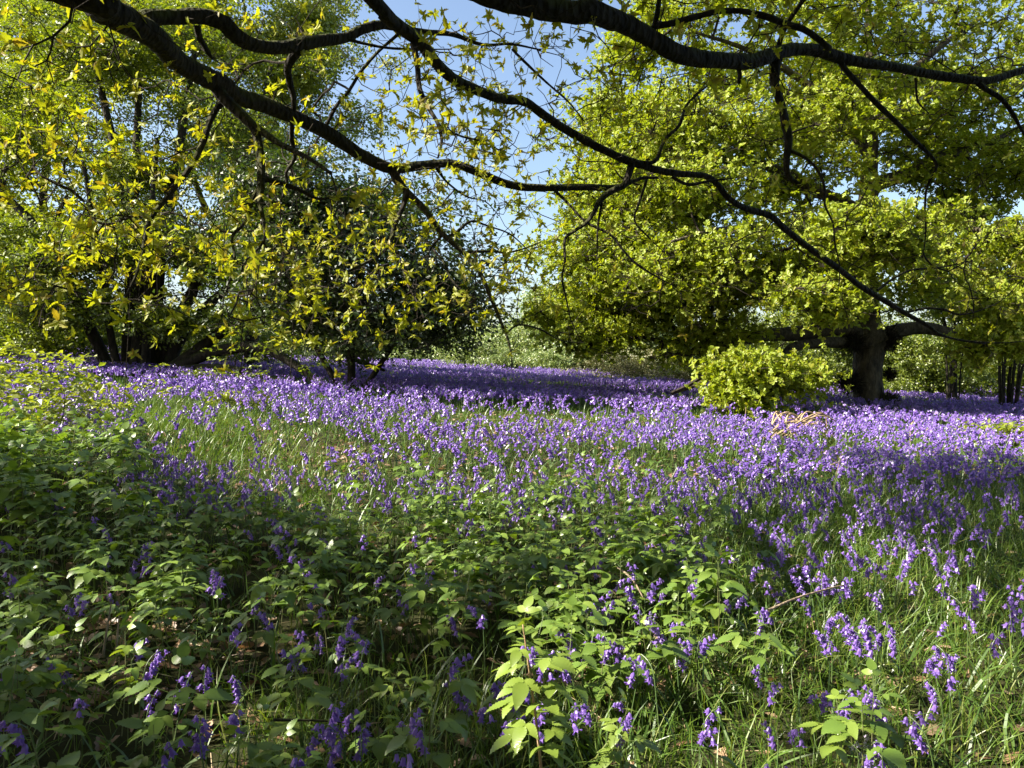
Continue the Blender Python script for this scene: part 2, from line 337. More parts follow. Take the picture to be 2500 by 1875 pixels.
# ------------------------------------------------------------------ the near oak, its limbs overhead
def near_oak():
    base = np.array([-7.5, 1.0, float(hz(-7.5, 1.0))])
    root = link('oak_tree', None); root.location = base
    tag(root, 'near oak whose mossy dark limbs arch across the top of the view', 'tree')
    inner = [np.array([[-7.3, .9, 2.8, .28], [-5.6, 2.4, 3.6, .17], [-3.6, 3.3, 3.65, .13]]),
             np.array([[-7.1, .5, 4.2, .22], [-5, .2, 5.4, .13], [-2.4, 2.4, 4.7, .085]]),
             np.array([[-7, .1, 4.7, .25], [-4.5, -1.2, 5.9, .17], [-2, -.6, 5.3, .15], [-.95, 1.9, 4.3, .13]])]
    A = tr('L', [(300, -45, 145), (420, 25, 130), (560, 95, 125), (650, 150, 118), (700, 200, 108), (760, 262, 100), (850, 315, 95), (960, 370, 92), (1010, 412, 85), (1150, 457, 75), (1280, 512, 70), (1400, 566, 66), (1500, 632, 60), (1600, 692, 55), (1700, 727, 50), (1830, 712, 42), (1960, 707, 38), (2080, 752, 36), (2206, 797, 33), (2350, 809, 31), (2505, 806, 29), (2635, 809, 26), (2695, 796, 20), (2760, 768, 14), (2840, 766, 9)], [3.5, 4.2, 5.0, 5.6, 6.1, 6.5, 6.9])
    B = tr('L', [(600, 95, 70), (640, 76, 78), (760, 72, 75), (880, 70, 70), (960, 97, 70), (1020, 155, 65), (1100, 193, 60), (1200, 205, 57), (1300, 187, 56), (1400, 172, 52), (1480, 164, 48), (1560, 126, 44), (1640, 106, 38), (1720, 120, 30), (1830, 138, 26), (1950, 150, 20), (2080, 193, 15), (2200, 190, 11), (2330, 215, 7)], [4.1, 4.6, 5.3, 5.9, 6.4])
    Cc = tr('L', [(1590, -20, 65), (1650, 58, 64), (1720, 115, 62), (1800, 172, 60), (1850, 232, 55), (1900, 292, 52), (1970, 350, 50), (2050, 386, 48), (2140, 420, 46), (2206, 430, 45), (2266, 440, 43), (2336, 490, 41), (2426, 550, 40), (2516, 600, 40), (2596, 642, 38), (2686, 684, 39), (2766, 712, 36), (2846, 736, 32), (2926, 748, 29), (3036, 758, 28), (3086, 788, 28), (3136, 850, 27), (3206, 896, 27), (3316, 930, 26), (3386, 990, 26), (3496, 1075, 25), (3606, 1152, 25), (3706, 1232, 25), (3806, 1292, 24), (3906, 1352, 21), (3996, 1402, 18), (4050, 1440, 12), (4140, 1466, 9), (4250, 1482, 6)], [4.6, 5.2, 5.8, 6.3, 6.9, 7.5, 8.2])
    Dd = tr('R', [(-700, -250, 104), (-430, -140, 102), (-200, -62, 100), (-70, -12, 98), (60, 18, 96), (150, 38, 94), (250, 54, 92), (340, 52, 98), (420, 82, 86), (500, 112, 80), (570, 152, 78), (640, 192, 75), (720, 235, 70), (820, 256, 65), (920, 263, 63), (1020, 269, 62), (1080, 252, 60), (1150, 226, 58), (1240, 213, 52), (1330, 221, 50), (1420, 249, 48), (1520, 270, 45), (1640, 286, 42), (1760, 311, 40), (1880, 331, 38), (1990, 345, 37), (2060, 345, 35), (2140, 321, 34), (2206, 301, 33), (2330, 275, 30), (2480, 255, 26)], [3.2, 3.5, 3.8, 4.4, 5.1, 5.7, 6.3])
    A = np.concatenate([inner[0], A]); Cc = np.concatenate([inner[1], Cc]); Dd = np.concatenate([inner[2], Dd])
    sk, skr = [], []
    def put(kind, P, step, K, rough, seed, wob=.0):
        mb = MB(); Q = P.copy(); Q[:, :3] -= base; L = tube(mb, Q, step, K, rough, wob, seed); L = L.copy(); L[:, :3] += base
        mb.build(kind, M['bark'], root, True); sk.append(L[::2, :3]); skr.append(L[::2, 3])
    put('trunk', np.array([[-7.65, 1, -.3, .62], [-7.55, 1, .5, .46], [-7.5, 1, 1.6, .41], [-7.3, .9, 3.0, .38], [-7.1, .4, 4.4, .33], [-6.8, -.8, 6, .24], [-6.5, -2, 8.5, .16], [-6.2, -3, 11, .07]]), .15, 18, .10, .3)
    for k, P in enumerate((A, B, Cc, Dd)): put('limb', P, .035, 14, .13, 2.1*k+.7)
    for P in ([[-6.8, -.6, 5.8, .16], [-4, -1.8, 7, .11], [-1.5, -2.2, 7.5, .07], [.5, -2.3, 7.2, .03]], [[-6.8, -.8, 6, .15], [-8, -3, 7, .10], [-9, -6, 7.5, .05]], [[-7.2, .6, 4, .16], [-8.6, 2.2, 5.2, .11], [-10, 4, 5.8, .06]], [[-6.6, -1.6, 7.5, .14], [-4, -.5, 9.2, .09], [-2, .8, 10, .04]], [[-7, .1, 4.8, .16], [-9, -2, 6.5, .11], [-11, -3, 7.5, .05]]):
        put('limb', np.array(P), .2, 8, .1, P[1][0])
    S0 = np.concatenate(sk[1:5]); 
    def depth_at(px, py):
        S = np.concatenate([s for s in vis]); x, y, d = proj(S); k = d > 1; x, y, d = x[k], y[k], d[k]
        i = np.argmin((x-px)**2+(y-py)**2); return d[i]
    vis = sk[1:5]
    def sub(sysn, pts, dd=0.0):
        a = np.array(pts, float)
        if sysn == 'L': px, py = a[0, 0]/1.765, a[0, 1]/1.765
        else: px, py = 1250+a[0, 0]/1.765, a[0, 1]/1.765
        d0 = float(depth_at(px, py)); P = tr(sysn, pts, [d0, d0+dd]); P[:, 3] *= 1.0
        put('branch', P, .03, 8, .12, px*.01, .012); vis.append(sk[-1])
    sub('L', [(940, 385, 66), (960, 420, 60), (1020, 482, 50), (1090, 550, 45), (1110, 600, 40), (1125, 700, 38), (1128, 800, 33), (1125, 880, 25), (1138, 960, 16), (1135, 1040, 12), (1060, 1120, 10), (1040, 1170, 8), (1070, 1250, 7), (1065, 1330, 4)], -.5)
    sub('L', [(1080, 540, 34), (1180, 610, 27), (1260, 652, 24), (1340, 690, 20), (1425, 748, 15)], -.3)
    sub('L', [(955, 445, 34), (935, 470, 30), (905, 540, 29), (885, 600, 28), (850, 672, 26), (800, 750, 25), (730, 840, 24), (660, 930, 22), (630, 1000, 20), (615, 1080, 18), (585, 1180, 15), (550, 1260, 12), (525, 1320, 8)], -.7)
    sub('L', [(655, 935, 14), (570, 930, 12), (470, 965, 12), (400, 940, 9), (350, 850, 6)], .3)
    sub('L', [(1125, 800, 24), (1085, 860, 20), (1055, 960, 17), (1000, 1022, 14), (1010, 1110, 11), (990, 1200, 8), (955, 1300, 5)], -.3)
    sub('L', [(1130, 770, 26), (1200, 790, 22), (1290, 820, 18), (1370, 860, 14), (1450, 850, 9)], .2)
    sub('L', [(1295, 205, 50), (1260, 245, 44), (1240, 290, 36), (1250, 360, 30), (1265, 430, 26), (1255, 520, 23), (1250, 600, 21), (1265, 680, 19), (1230, 740, 16), (1235, 790, 12), (1210, 870, 7)], .4)
    sub('L', [(850, 110, 30), (870, 170, 25), (905, 230, 20), (925, 260, 9)], .1)
    sub('L', [(1780, 185, 28), (1800, 290, 25), (1810, 380, 22), (1850, 470, 20), (1890, 540, 18), (1902, 610, 14), (1885, 680, 8)], -.2)
    sub('L', [(1890, 540, 12), (1990, 590, 9), (2080, 612, 7), (2160, 655, 5)], .2)
    sub('L', [(1720, 140, 14), (1640, 212, 15), (1560, 310, 15), (1510, 390, 15), (1450, 460, 16), (1408, 535, 18)], .1)
    sub('L', [(1690, 725, 44), (1710, 772, 40), (1760, 830, 35), (1830, 900, 31), (1890, 990, 27), (1940, 1042, 25), (2010, 1100, 22), (2070, 1180, 20), (2110, 1280, 18), (2150, 1380, 15), (2180, 1450, 12), (2202, 1530, 8), (2206, 1596, 3)], -.7)
    sub('L', [(1750, 838, 26), (1730, 900, 23), (1700, 980, 21), (1690, 1040, 19), (1640, 1100, 14), (1540, 1152, 13), (1460, 1190, 11), (1440, 1240, 9), (1390, 1262, 5)], -.4)
    sub('L', [(1925, 1025, 16), (1970, 1000, 14), (2030, 955, 11), (2100, 975, 9), (2200, 1010, 7), (2290, 1090, 4)], .3)
    sub('L', [(1905, 1015, 16), (1870, 1050, 13), (1850, 1083, 8)], 0)
    sub('L', [(1990, 1088, 13), (2100, 1085, 11), (2200, 1085, 9), (2330, 1040, 5)], .3)
    sub('L', [(1692, 1050, 12), (1730, 1130, 11), (1760, 1220, 9), (1800, 1300, 7), (1830, 1370, 4)], -.2)
    sub('L', [(1865, 1072, 11), (1910, 1130, 10), (1940, 1200, 9), (2000, 1262, 7), (2070, 1290, 4)], -.2)
    sub('L', [(1480, 165, 16), (1650, 200, 12), (1800, 210, 9), (1950, 215, 5)], .2)
    sub('L', [(1880, 725, 14), (1930, 790, 10), (2010, 850, 8), (2090, 870, 6), (2150, 930, 4)], .2)
    sub('L', [(2180, 1440, 9), (2240, 1400, 9), (2330, 1420, 8), (2420, 1470, 6), (2520, 1480, 4)], .3)
    sub('R', [(1140, 245, 52), (1134, 290, 45), (1130, 370, 42), (1155, 460, 40), (1170, 540, 40), (1185, 600, 36), (1180, 680, 30), (1190, 752, 24), (1250, 800, 14), (1290, 880, 8)], .2)
    sub('R', [(1192, 645, 18), (1260, 682, 15), (1310, 730, 13), (1340, 800, 12), (1342, 880, 10), (1380, 960, 9), (1390, 1040, 8), (1415, 1150, 6), (1408, 1262, 3)], -.2)
    sub('R', [(1400, 240, 28), (1430, 290, 25), (1500, 370, 24), (1560, 440, 24), (1640, 520, 22), (1720, 600, 20), (1790, 660, 17), (1830, 712, 13), (1792, 800, 11), (1780, 900, 9), (1780, 1000, 7), (1768, 1110, 4)], .5)
    sub('R', [(600, 140, 28), (615, 112, 28), (700, 95, 30), (800, 70, 30), (880, 50, 30), (960, 45, 26), (1040, 55, 24), (1110, 75, 30), (1180, 105, 30), (1260, 130, 31), (1320, 172, 30), (1372, 220, 28)], .0)
    sub('R', [(615, 112, 24), (628, 50, 24), (640, -30, 22)], -.3)
    sub('R', [(1150, 200, 22), (1190, 100, 20), (1250, 0, 20), (1290, -60, 18)], -.4)
    sub('R', [(2010, 360, 24), (2060, 392, 22), (2110, 425, 20), (2155, 485, 18), (2195, 560, 12), (2240, 640, 6)], .2)
    sub('R', [(1738, 335, 12), (1745, 430, 9), (1795, 482, 5)], .1)
    sub('R', [(975, 290, 22), (982, 320, 18), (978, 355, 14)], 0)
    sub('R', [(522, 690, 34), (508, 735, 30), (490, 790, 28), (430, 822, 27), (380, 862, 25), (350, 920, 20), (320, 962, 18), (270, 1000, 15), (232, 1032, 13), (230, 1130, 11), (215, 1200, 10), (230, 1282, 8), (252, 1372, 6), (282, 1432, 3)], -.4)
    sub('R', [(540, 700, 18), (620, 688, 17), (660, 600, 16), (720, 540, 15), (750, 460, 13), (800, 410, 10), (852, 368, 6)], .3)
    sub('R', [(175, 810, 16), (250, 890, 13), (320, 962, 13), (420, 1010, 12), (480, 1080, 11), (540, 1140, 10), (640, 1200, 8), (702, 1232, 4)], -.1)
    sub('R', [(580, 775, 13), (550, 870, 12), (530, 950, 10), (590, 1022, 8), (662, 1092, 4)], 0)
    sub('R', [(388, 862, 13), (370, 980, 11), (366, 1135, 4)], 0)
    sub('R', [(690, 762, 18), (760, 795, 16), (850, 780, 11), (960, 770, 6)], .1)
    sub('R', [(1575, 1250, 12), (1640, 1205, 11), (1720, 1165, 10), (1850, 1150, 7), (1980, 1120, 4)], .3)
    sub('R', [(1700, 1345, 12), (1780, 1326, 11), (1860, 1332, 10), (1950, 1352, 8), (2100, 1302, 5), (2200, 1200, 3)], .2)
    sub('R', [(1790, 1400, 12), (1850, 1440, 11), (1960, 1465, 9), (2100, 1480, 6), (2230, 1470, 3)], .2)
    sub('R', [(560, 800, 9), (470, 760, 8), (420, 700, 7), (300, 690, 5), (240, 620, 3)], .2)
    sub('R', [(0, 210, 14), (60, 270, 12), (150, 360, 10), (240, 440, 8), (310, 520, 5)], .2)
    # leafy sprays hung on those branches
    blobs = [(620, 520, 250, 120, 108), (300, 560, 190, 120, 65), (170, 400, 190, 150, 50), (540, 640, 200, 60, 43), (840, 560, 130, 120, 44), (770, 690, 150, 90, 29), (930, 390, 110, 120, 47), (1050, 480, 110, 120, 42), (990, 250, 160, 120, 68), (1110, 330, 130, 120, 51), (1120, 110, 150, 90, 51), (880, 190, 110, 120, 36), (1000, 640, 90, 70, 20), (1100, 600, 90, 90, 19), (90, 640, 120, 60, 31), (130, 180, 150, 160, 37), (1290, 190, 120, 130, 29), (1480, 240, 220, 140, 47), (1760, 300, 230, 150, 31), (2000, 520, 180, 140, 19), (2160, 640, 90, 120, 42), (1950, 60, 230, 70, 34), (1600, 60, 200, 60, 30), (1330, 520, 140, 140, 19), (1500, 560, 160, 140, 15), (430, 330, 150, 120, 25), (700, 250, 120, 120, 21), (450, 60, 280, 60, 25)]
    Sv = np.concatenate(vis); vx, vy, vd = proj(Sv); ok = vd > 1; vx, vy, vd = vx[ok], vy[ok], vd[ok]
    T = []
    for cx, cy, rx, ry, n in blobs:
        a = rng.normal(0, .62, (n, 2)); px, py = (cx+a[:, 0]*rx)*D2, (cy+a[:, 1]*ry)*D2
        for x, y in zip(px, py):
            i = np.argmin((vx-x)**2+(vy-y)**2); T.append(pt(x, y, vd[i]+rng.normal(0, .30)))
    px, py, _ = proj(np.array([[0.0, 1, 1]]))
    bare = np.array([[*pt(x, y, dd)] for x, y, dd in zip(rng.uniform(60, 2480, 560), rng.uniform(40, 800, 560), rng.uniform(5.5, 7.8, 560))])
    T = np.array(T); x, y, d = proj(T); T = T[(y < 830*D2) & (T[:, 2] > 1.0)]
    G = grow(np.concatenate(vis), np.concatenate([T, bare]), .085, .18, .16, .012, .05)
    mb = MB(); twig_mesh(mb, G, .0026, 2.3, 5, .013)
    n = rng.integers(1, 3, len(T)); o = np.repeat(T, n, 0); Tt = o+rng.normal(0, .07, o.shape)
    segs(mb, o, Tt, np.full(len(o), .0018), np.full(len(o), .0012), 3)
    # scattered single tufts along the thin ends
    tn = rng.choice(np.arange(G[3], len(G[0])), 320); T2 = G[0][tn]+rng.normal(0, .02, (320, 3))
    Tall = np.concatenate([Tt, T2])
    lb = MB(); scatter(lb, OAKF, Tall-base, .35, None, .62, 1.2, .8)
    # unseen high crown left and overhead, gaps shaped to let sun patches through
    n = 1700; P = ellipsoid(n, (-4.6, 1.0, 7.6), (9.2, 8.5, 4.6), .45)
    P = P[(P[:, 2] > 3.2)]; P = P[keep_shade(P)]; P = np.concatenate([P, ellipsoid(1200, (3.0, -1.0, 8.6), (6.5, 7, 2.2), .5), ellipsoid(700, (2.5, -6, 5.0), (9.5, 3, 4.6), .5), ellipsoid(420, (-8.5, 7.5, 7.6), (5, 4.5, 3), .6), ellipsoid(350, (-6, -3.5, 4.6), (5, 3.5, 2.6), .6)])  # wider leaf masses added out of view to block sky light and sun
    G2 = grow(np.concatenate(sk[:1]+sk[5:10]+[inner[0][:, :3], inner[1][:, :3], inner[2][:, :3]]), P, .6, .22, .14, .06)
    m2 = MB(); 
    q = np.repeat(P, 24, 0)+rng.normal(0, .42, (len(P)*24, 3))*np.array([1, 1, .7])
    q = q[keep_shade(q)]
    for h in (2.2, 2.8, 3.4, 4.0):
        g = q-SUN*((q[:, 2]-h)/SUN[2])[:, None]; x, y, d = proj(g); q = q[~((q[:, 2] > h) & (d > 3.2) & (d < 10) & (x > -80) & (y > -60) & (y < 900) & (rng.random(len(q)) < np.where(x < 1050, .8, np.where(x < 1500, .35, 0))))]
    twig_mesh(m2, (G2[0], G2[1], G2[2], G2[3]), .0035, 2.3, 4, .08)
    # drop boughs that would cross the picture
    for w in m2.v:
        pass
    F4 = m2.f[0][0]; V4 = m2.v[0]; cen = V4[F4].mean(1); x, y, d = proj(cen); bad = (d > .3) & (x > -60) & (x < 2560) & (y > -60) & (y < 1900)
    m2.f[0] = (F4[~bad], 0)
    mb.add(m2.v[0], m2.f[0][0])
    x, y, d = proj(q); q = q[~((d > .3) & (x > -150) & (x < 2650) & (y > -150) & (y < 1950))]
    scatter(lb, OAKS, q-base, .5, None, 1.3, 2.0)
    mb.v = [v-base for v in mb.v]
    tag(mb.build('twigs', M['twig'], root), None, None, None, 'stuff')
    lb.build('crown', M['oak'], root)
LIT = [(1300, 1330, 260, 100, .95), (1150, 1470, 110, 160, 1), (1250, 1530, 130, 140, 1), (1850, 1300, 240, 85, .95), (1960, 1540, 330, 150, .95), (1520, 1560, 180, 110, .7), (255, 1410, 120, 75, 1), (680, 1590, 65, 75, 1), (420, 1250, 330, 55, .6), (850, 1230, 300, 45, .5), (1350, 1090, 250, 55, .6), (110, 960, 250, 90, .9), (500, 1000, 220, 60, .8), (2190, 1200, 90, 60, 1), (720, 1330, 200, 50, .5), (2050, 1340, 150, 60, .7), (950, 1140, 250, 25, .4)]
def keep_shade(q):
    G = q-SUN*((q[:, 2]-.45-0.02*np.maximum(q[:, 1], 0))/SUN[2])[:, None]
    x, y, d = proj(G); x, y = x/D2, y/D2; lit = np.zeros(len(q))
    for cx, cy, rx, ry, s in LIT: lit = np.maximum(lit, s*np.clip(2.3-1.45*np.hypot((x-cx)/rx, (y-cy)/ry), 0, 1))
    yy = y+22*vnoise(G[:, 0], G[:, 1], 1.4, 2); far = sstep(1020, 925, yy)
    far = np.where((x > 1450) & (y > 965), far*.12, far)
    lit = np.maximum(lit, far); lit = np.where(d < 1.0, .15, lit)
    return rng.random(len(q)) > lit
near_oak()

# ------------------------------------------------------------------ the old oak on the right
def right_oak():
    d = 20.0
    tk = rootline(tr('S', [(2120, 1030, 92), (2120, 1000, 78), (2118, 930, 66), (2118, 870, 66), (2122, 830, 84), (2116, 790, 62), (2110, 700, 54), (2112, 600, 48), (2118, 500, 43), (2122, 420, 37), (2128, 330, 29), (2126, 200, 21), (2120, 40, 15), (2118, -120, 8)], d))
    lim = [tr('S', [(2118, 835, 50), (2060, 800, 42), (2000, 806, 40), (1930, 815, 36), (1870, 818, 32), (1800, 832, 27), (1730, 850, 21), (1670, 864, 14), (1590, 872, 8)], [20, 19.4, 18.5, 17.6]),
           tr('S', [(2095, 835, 30), (1995, 838, 26), (1930, 850, 22), (1905, 880, 16), (1850, 930, 9)], [20, 19, 18]),
           tr('S', [(2125, 830, 44), (2200, 806, 34), (2260, 800, 30), (2330, 815, 27), (2420, 825, 24), (2500, 815, 20), (2620, 800, 14)], [20, 20, 19]),
           tr('S', [(2116, 525, 36), (2050, 490, 30), (1980, 462, 28), (1930, 430, 25), (1860, 402, 19), (1780, 384, 13), (1680, 350, 7)], [20, 19, 17.5]),
           tr('S', [(2122, 455, 38), (2200, 430, 34), (2260, 400, 31), (2330, 370, 28), (2420, 340, 22), (2520, 305, 16)], [20, 20.5, 21]),
           tr('S', [(2114, 690, 34), (2060, 640, 30), (1980, 590, 26), (1880, 560, 20), (1760, 560, 13), (1640, 590, 7)], [20, 17.5, 15.5]),
           tr('S', [(2114, 640, 32), (2180, 590, 28), (2270, 560, 22), (2380, 560, 14), (2470, 580, 8)], [20, 17.5, 15.5]),
           tr('S', [(2122, 380, 28), (2050, 280, 24), (1950, 190, 18), (1820, 120, 12), (1700, 80, 7)], [20, 20, 19]),
           tr('S', [(2126, 300, 26), (2200, 200, 20), (2300, 110, 14), (2400, 40, 8)], [20, 20, 21]),
           tr('S', [(1800, 832, 18), (1760, 900, 14), (1700, 940, 10), (1640, 960, 6)], [18.2, 17, 16])]
    b = tk[0, :3].copy(); b[2] += .12
    c = lambda x, y, dd: pt(x*D2, y*D2, dd)
    blobs = [(448, c(1830, 200, 20), (5.4, 5.2, 4.8)), (210, c(1420, 250, 20), (1.9, 4, 3.0)), (180, c(1380, 460, 19), (2.0, 3.5, 1.7)), (260, c(1420, 590, 18.5), (2.6, 3, 1.1)), (50, c(1290, 700, 18.5), (1.3, 2, .6)), (80, c(1720, 560, 16.5), (2.3, 1.6, .8)), (14, c(1690, 815, 15.2), (.7, .6, .2)), (7, c(1615, 800, 15), (.35, .4, .15)), (7, c(1610, 866, 14.8), (.28, .3, .14)), (80, c(2120, 560, 17), (2.2, 2.5, 1.6)), (44, c(1900, 525, 14.5), (1.0, .7, .45)), (26, c(1760, 660, 15), (.9, .8, .4)), (60, c(1560, 30, 20), (2.6, 4, 1.6)), (60, c(2090, 300, 20), (2.4, 3, 1.6)), (56, c(2140, 410, 20), (1.8, 2.5, 1.2)), (36, c(2170, 720, 15), (.7, 1, .9)), (20, c(1530, 720, 17.5), (1.7, 1.2, .35))]
    root, sk = tree('oak_tree', 'spreading old oak with stout burred trunk standing in the bluebells', 'tree', b, [tk], lim, blobs, OAKS, M['oak2'], M['bark2'], 40, .47, .6, .45, .010, .8, .9, 1.6, K=14, gap=0, tw=M['twig'])
    for (px, py, dd, r, n) in ((2072, 935, 19.8, .34, 420), (2165, 985, 19.7, .30, 420), (2085, 838, 19.7, .32, 300), (2165, 832, 19.8, .36, 320), (2172, 915, 20, .2, 200)):
        o = pt(px, py, dd); mb = MB(); dr = unit(rng.normal(0, 1, (n, 3))+np.array([0, -.4, .35])); s = o+rng.normal(0, r*.28, (n, 3)); e = s+dr*r*rng.uniform(.5, 1.1, n)[:, None]
        segs(mb, s-b, e-b, np.full(n, .014), np.full(n, .005), 3)
        dr2 = unit(rng.normal(0, 1, (60, 3))); segs(mb, np.repeat((o-b)[None], 60, 0), o-b+dr2*r*.45, np.full(60, r*.25), np.full(60, r*.14), 5)
        mb.build('burr', M['bark3'], root)
right_oak()

# ------------------------------------------------------------------ left: coppice stool, trees behind it
def cz(x, y, d): return pt(x*D2, y*D2, d)
def left_side():
    d = 20.5; S = []
    for pts, dd in (([(245, 822, 26), (200, 720, 24), (130, 580, 21), (60, 470, 18), (-40, 390, 13)], [20.5, 19.5]), ([(275, 825, 30), (278, 740, 28), (282, 640, 25), (290, 450, 20), (300, 200, 14), (310, 40, 8)], [20.5, 20.5]), ([(292, 828, 34), (300, 720, 30), (300, 600, 26), (270, 420, 20), (220, 200, 14), (190, 60, 8)], [20.3, 20]), ([(322, 828, 36), (335, 700, 32), (345, 560, 26), (375, 400, 20), (410, 180, 13), (430, 30, 7)], [20.4, 21]), ([(340, 828, 30), (370, 720, 26), (420, 620, 22), (490, 470, 17), (560, 250, 11), (590, 120, 6)], [20.5, 21.5]), ([(352, 826, 30), (385, 740, 26), (450, 660, 22), (560, 560, 16), (660, 450, 10)], [20.5, 21]), ([(262, 822, 18), (235, 700, 15), (215, 560, 12), (180, 350, 8)], [20.2, 19]), ([(310, 828, 22), (318, 700, 18), (322, 520, 14), (340, 300, 9)], [20.1, 19.4])):
        S.append(rootline(tr('D', pts, dd)))
    Lb = [tr('D', p, dd) for p, dd in (([(350, 812, 30), (420, 762, 27), (480, 718, 25), (540, 695, 23), (600, 694, 21), (660, 716, 18), (740, 765, 13), (830, 800, 7)], [20.3, 19.5, 19]), ([(345, 818, 30), (430, 772, 26), (500, 752, 24), (570, 752, 22), (640, 790, 19), (720, 846, 16), (770, 830, 11), (830, 845, 6)], [20.2, 19, 18.5]), ([(340, 820, 22), (420, 795, 18), (520, 800, 15), (620, 830, 11), (720, 858, 8), (860, 862, 4)], [20, 18.6, 18]))]
    b = np.array([*S[3][0, :2], S[3][0, 2]+.12])
    blobs = [(330, cz(330, 330, 20.5), (4.6, 3.5, 3.9)), (150, cz(120, 560, 19.5), (2.6, 2.5, 1.7)), (140, cz(520, 520, 20.5), (2.8, 3, 1.5)), (120, cz(300, 90, 21), (3.6, 3, 2.0)), (21, cz(470, 700, 20.5), (1.6, 1.5, .3)), (28, cz(90, 690, 19), (1.2, 1.5, .4))]
    tree('coppice_tree', 'many stemmed old coppice with dark stems fanning out of one stool', 'tree', b, S, Lb, blobs, SPR, M['green'], M['bark3'], 27, .55, .45, .45, .007, 1.0, .9, 1.5, gap=2.1, K=10, tw=M['twig'], stem_name='stem')
    # dark dome of leaves right of the coppice
    b2 = onground(760*D2, 17.8); st = [np.array([[*(b2-[0, 0, .15]), .10], [*(b2+[0, 0, 1.2]), .085], [*(b2+[.2, 0, 3]), .09], [*(b2+[.1, 0, 5]), .04]]), np.array([[*(b2+[-.1, 0, -.1]), .08], [*(b2+[-.9, -.3, 1.4]), .06], [*(b2+[-1.8, -.4, 3.2]), .05]]), np.array([[*(b2+[.1, 0, -.1]), .07], [*(b2+[1.0, -.2, 1.2]), .055], [*(b2+[2.0, -.3, 2.6]), .05]])]
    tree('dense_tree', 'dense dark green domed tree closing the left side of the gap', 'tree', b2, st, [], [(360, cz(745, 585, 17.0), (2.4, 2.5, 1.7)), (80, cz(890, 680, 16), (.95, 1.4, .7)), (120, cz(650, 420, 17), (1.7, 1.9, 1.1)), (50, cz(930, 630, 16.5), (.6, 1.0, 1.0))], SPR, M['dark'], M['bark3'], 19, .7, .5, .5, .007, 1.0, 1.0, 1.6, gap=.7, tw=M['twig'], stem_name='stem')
    # tall pale trees behind
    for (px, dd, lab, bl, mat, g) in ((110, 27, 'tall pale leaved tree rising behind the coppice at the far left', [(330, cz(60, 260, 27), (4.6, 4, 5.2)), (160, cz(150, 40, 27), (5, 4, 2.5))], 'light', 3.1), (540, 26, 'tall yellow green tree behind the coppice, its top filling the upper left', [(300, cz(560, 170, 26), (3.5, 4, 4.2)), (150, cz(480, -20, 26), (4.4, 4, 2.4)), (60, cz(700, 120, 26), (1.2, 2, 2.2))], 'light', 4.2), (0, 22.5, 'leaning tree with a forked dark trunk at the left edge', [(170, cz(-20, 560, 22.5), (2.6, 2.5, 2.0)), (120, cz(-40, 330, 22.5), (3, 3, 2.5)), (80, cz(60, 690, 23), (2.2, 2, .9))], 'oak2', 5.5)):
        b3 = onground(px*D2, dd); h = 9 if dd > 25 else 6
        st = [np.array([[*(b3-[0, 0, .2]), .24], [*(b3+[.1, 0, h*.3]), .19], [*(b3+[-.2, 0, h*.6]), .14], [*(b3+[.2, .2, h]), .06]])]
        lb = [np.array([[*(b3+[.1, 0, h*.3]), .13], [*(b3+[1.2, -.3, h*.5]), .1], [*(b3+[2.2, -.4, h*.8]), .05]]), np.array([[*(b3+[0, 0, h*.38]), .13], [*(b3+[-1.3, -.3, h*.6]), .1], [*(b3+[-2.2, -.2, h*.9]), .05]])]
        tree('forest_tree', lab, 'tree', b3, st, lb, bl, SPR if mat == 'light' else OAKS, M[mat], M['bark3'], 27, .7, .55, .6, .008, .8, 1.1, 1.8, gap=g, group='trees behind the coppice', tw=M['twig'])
left_side()

# ------------------------------------------------------------------ background trees, bushes and thickets
def bush(name, label, cat, px, py, d, rx, rz, ry, n, mat, tp, tufts=20, smin=1, smax=1.6, nst=4, group=None, sp=.45, gap=0.0, h0=.25, bark='bark3'):
    ctr = cz(px, py, d); b = np.array([ctr[0], ctr[1], float(hz(ctr[0], ctr[1]))]); top = ctr[2]-b[2]
    st = []
    for k in range(nst):
        a = rng.uniform(-1, 1); a2 = rng.uniform(-1, 1); e = ctr+np.array([a*rx*.6, a2*ry*.5, rng.uniform(-.1, .6)*rz]); s = b+np.array([a*.15*rx*.4, a2*.1, -.1]); mdl = (s+e)/2+np.array([-a*rx*.12, 0, .1*rz])
        r = min(.12, .03+.02*top)*rng.uniform(.7, 1.2); st.append(np.array([[*s, r], [*mdl, r*.7], [*e, r*.3]]))
    return tree(name, label, cat, b, st, [], [(n, ctr, (rx, ry, rz))], tp, M[mat], M[bark], tufts, sp, .6, .5, .006, .8, smin, smax, group=group, gap=gap, K=6, tw=M['twig'], stem_name='stem')
bush('distant_tree', 'pale green tree at the far end of the glade, just right of the sky gap', 'tree', 1225, 705, 50, 3.4, 3.0, 3, 260, 'far', SPR, 20, 1.6, 2.6, 3, 'trees at the end of the glade', .8)
bush('distant_tree', 'lower blue green tree at the far end of the glade under the sky gap', 'tree', 1110, 760, 54, 2.9, 1.4, 3, 190, 'far', SPR, 20, 1.6, 2.6, 3, 'trees at the end of the glade', .8)
bush('distant_tree', 'far tree half hidden behind the dark domed tree', 'tree', 980, 772, 56, 3.4, 1.4, 3, 170, 'far', SPR, 18, 1.6, 2.6, 3, 'trees at the end of the glade', .8)
bush('distant_tree', 'far tree behind the drooping left skirt of the old oak', 'tree', 1390, 720, 46, 3.6, 2.6, 3, 240, 'far', SPR, 20, 1.6, 2.6, 3, 'trees at the end of the glade', .8)
bush('hawthorn_bush', 'rounded green bush on the crest beside the dark domed tree', 'bush', 1035, 787, 41, 1.75, .85, 1.5, 150, 'far', SPR, 26, 1.0, 1.7, 4, 'bushes along the crest', .4)
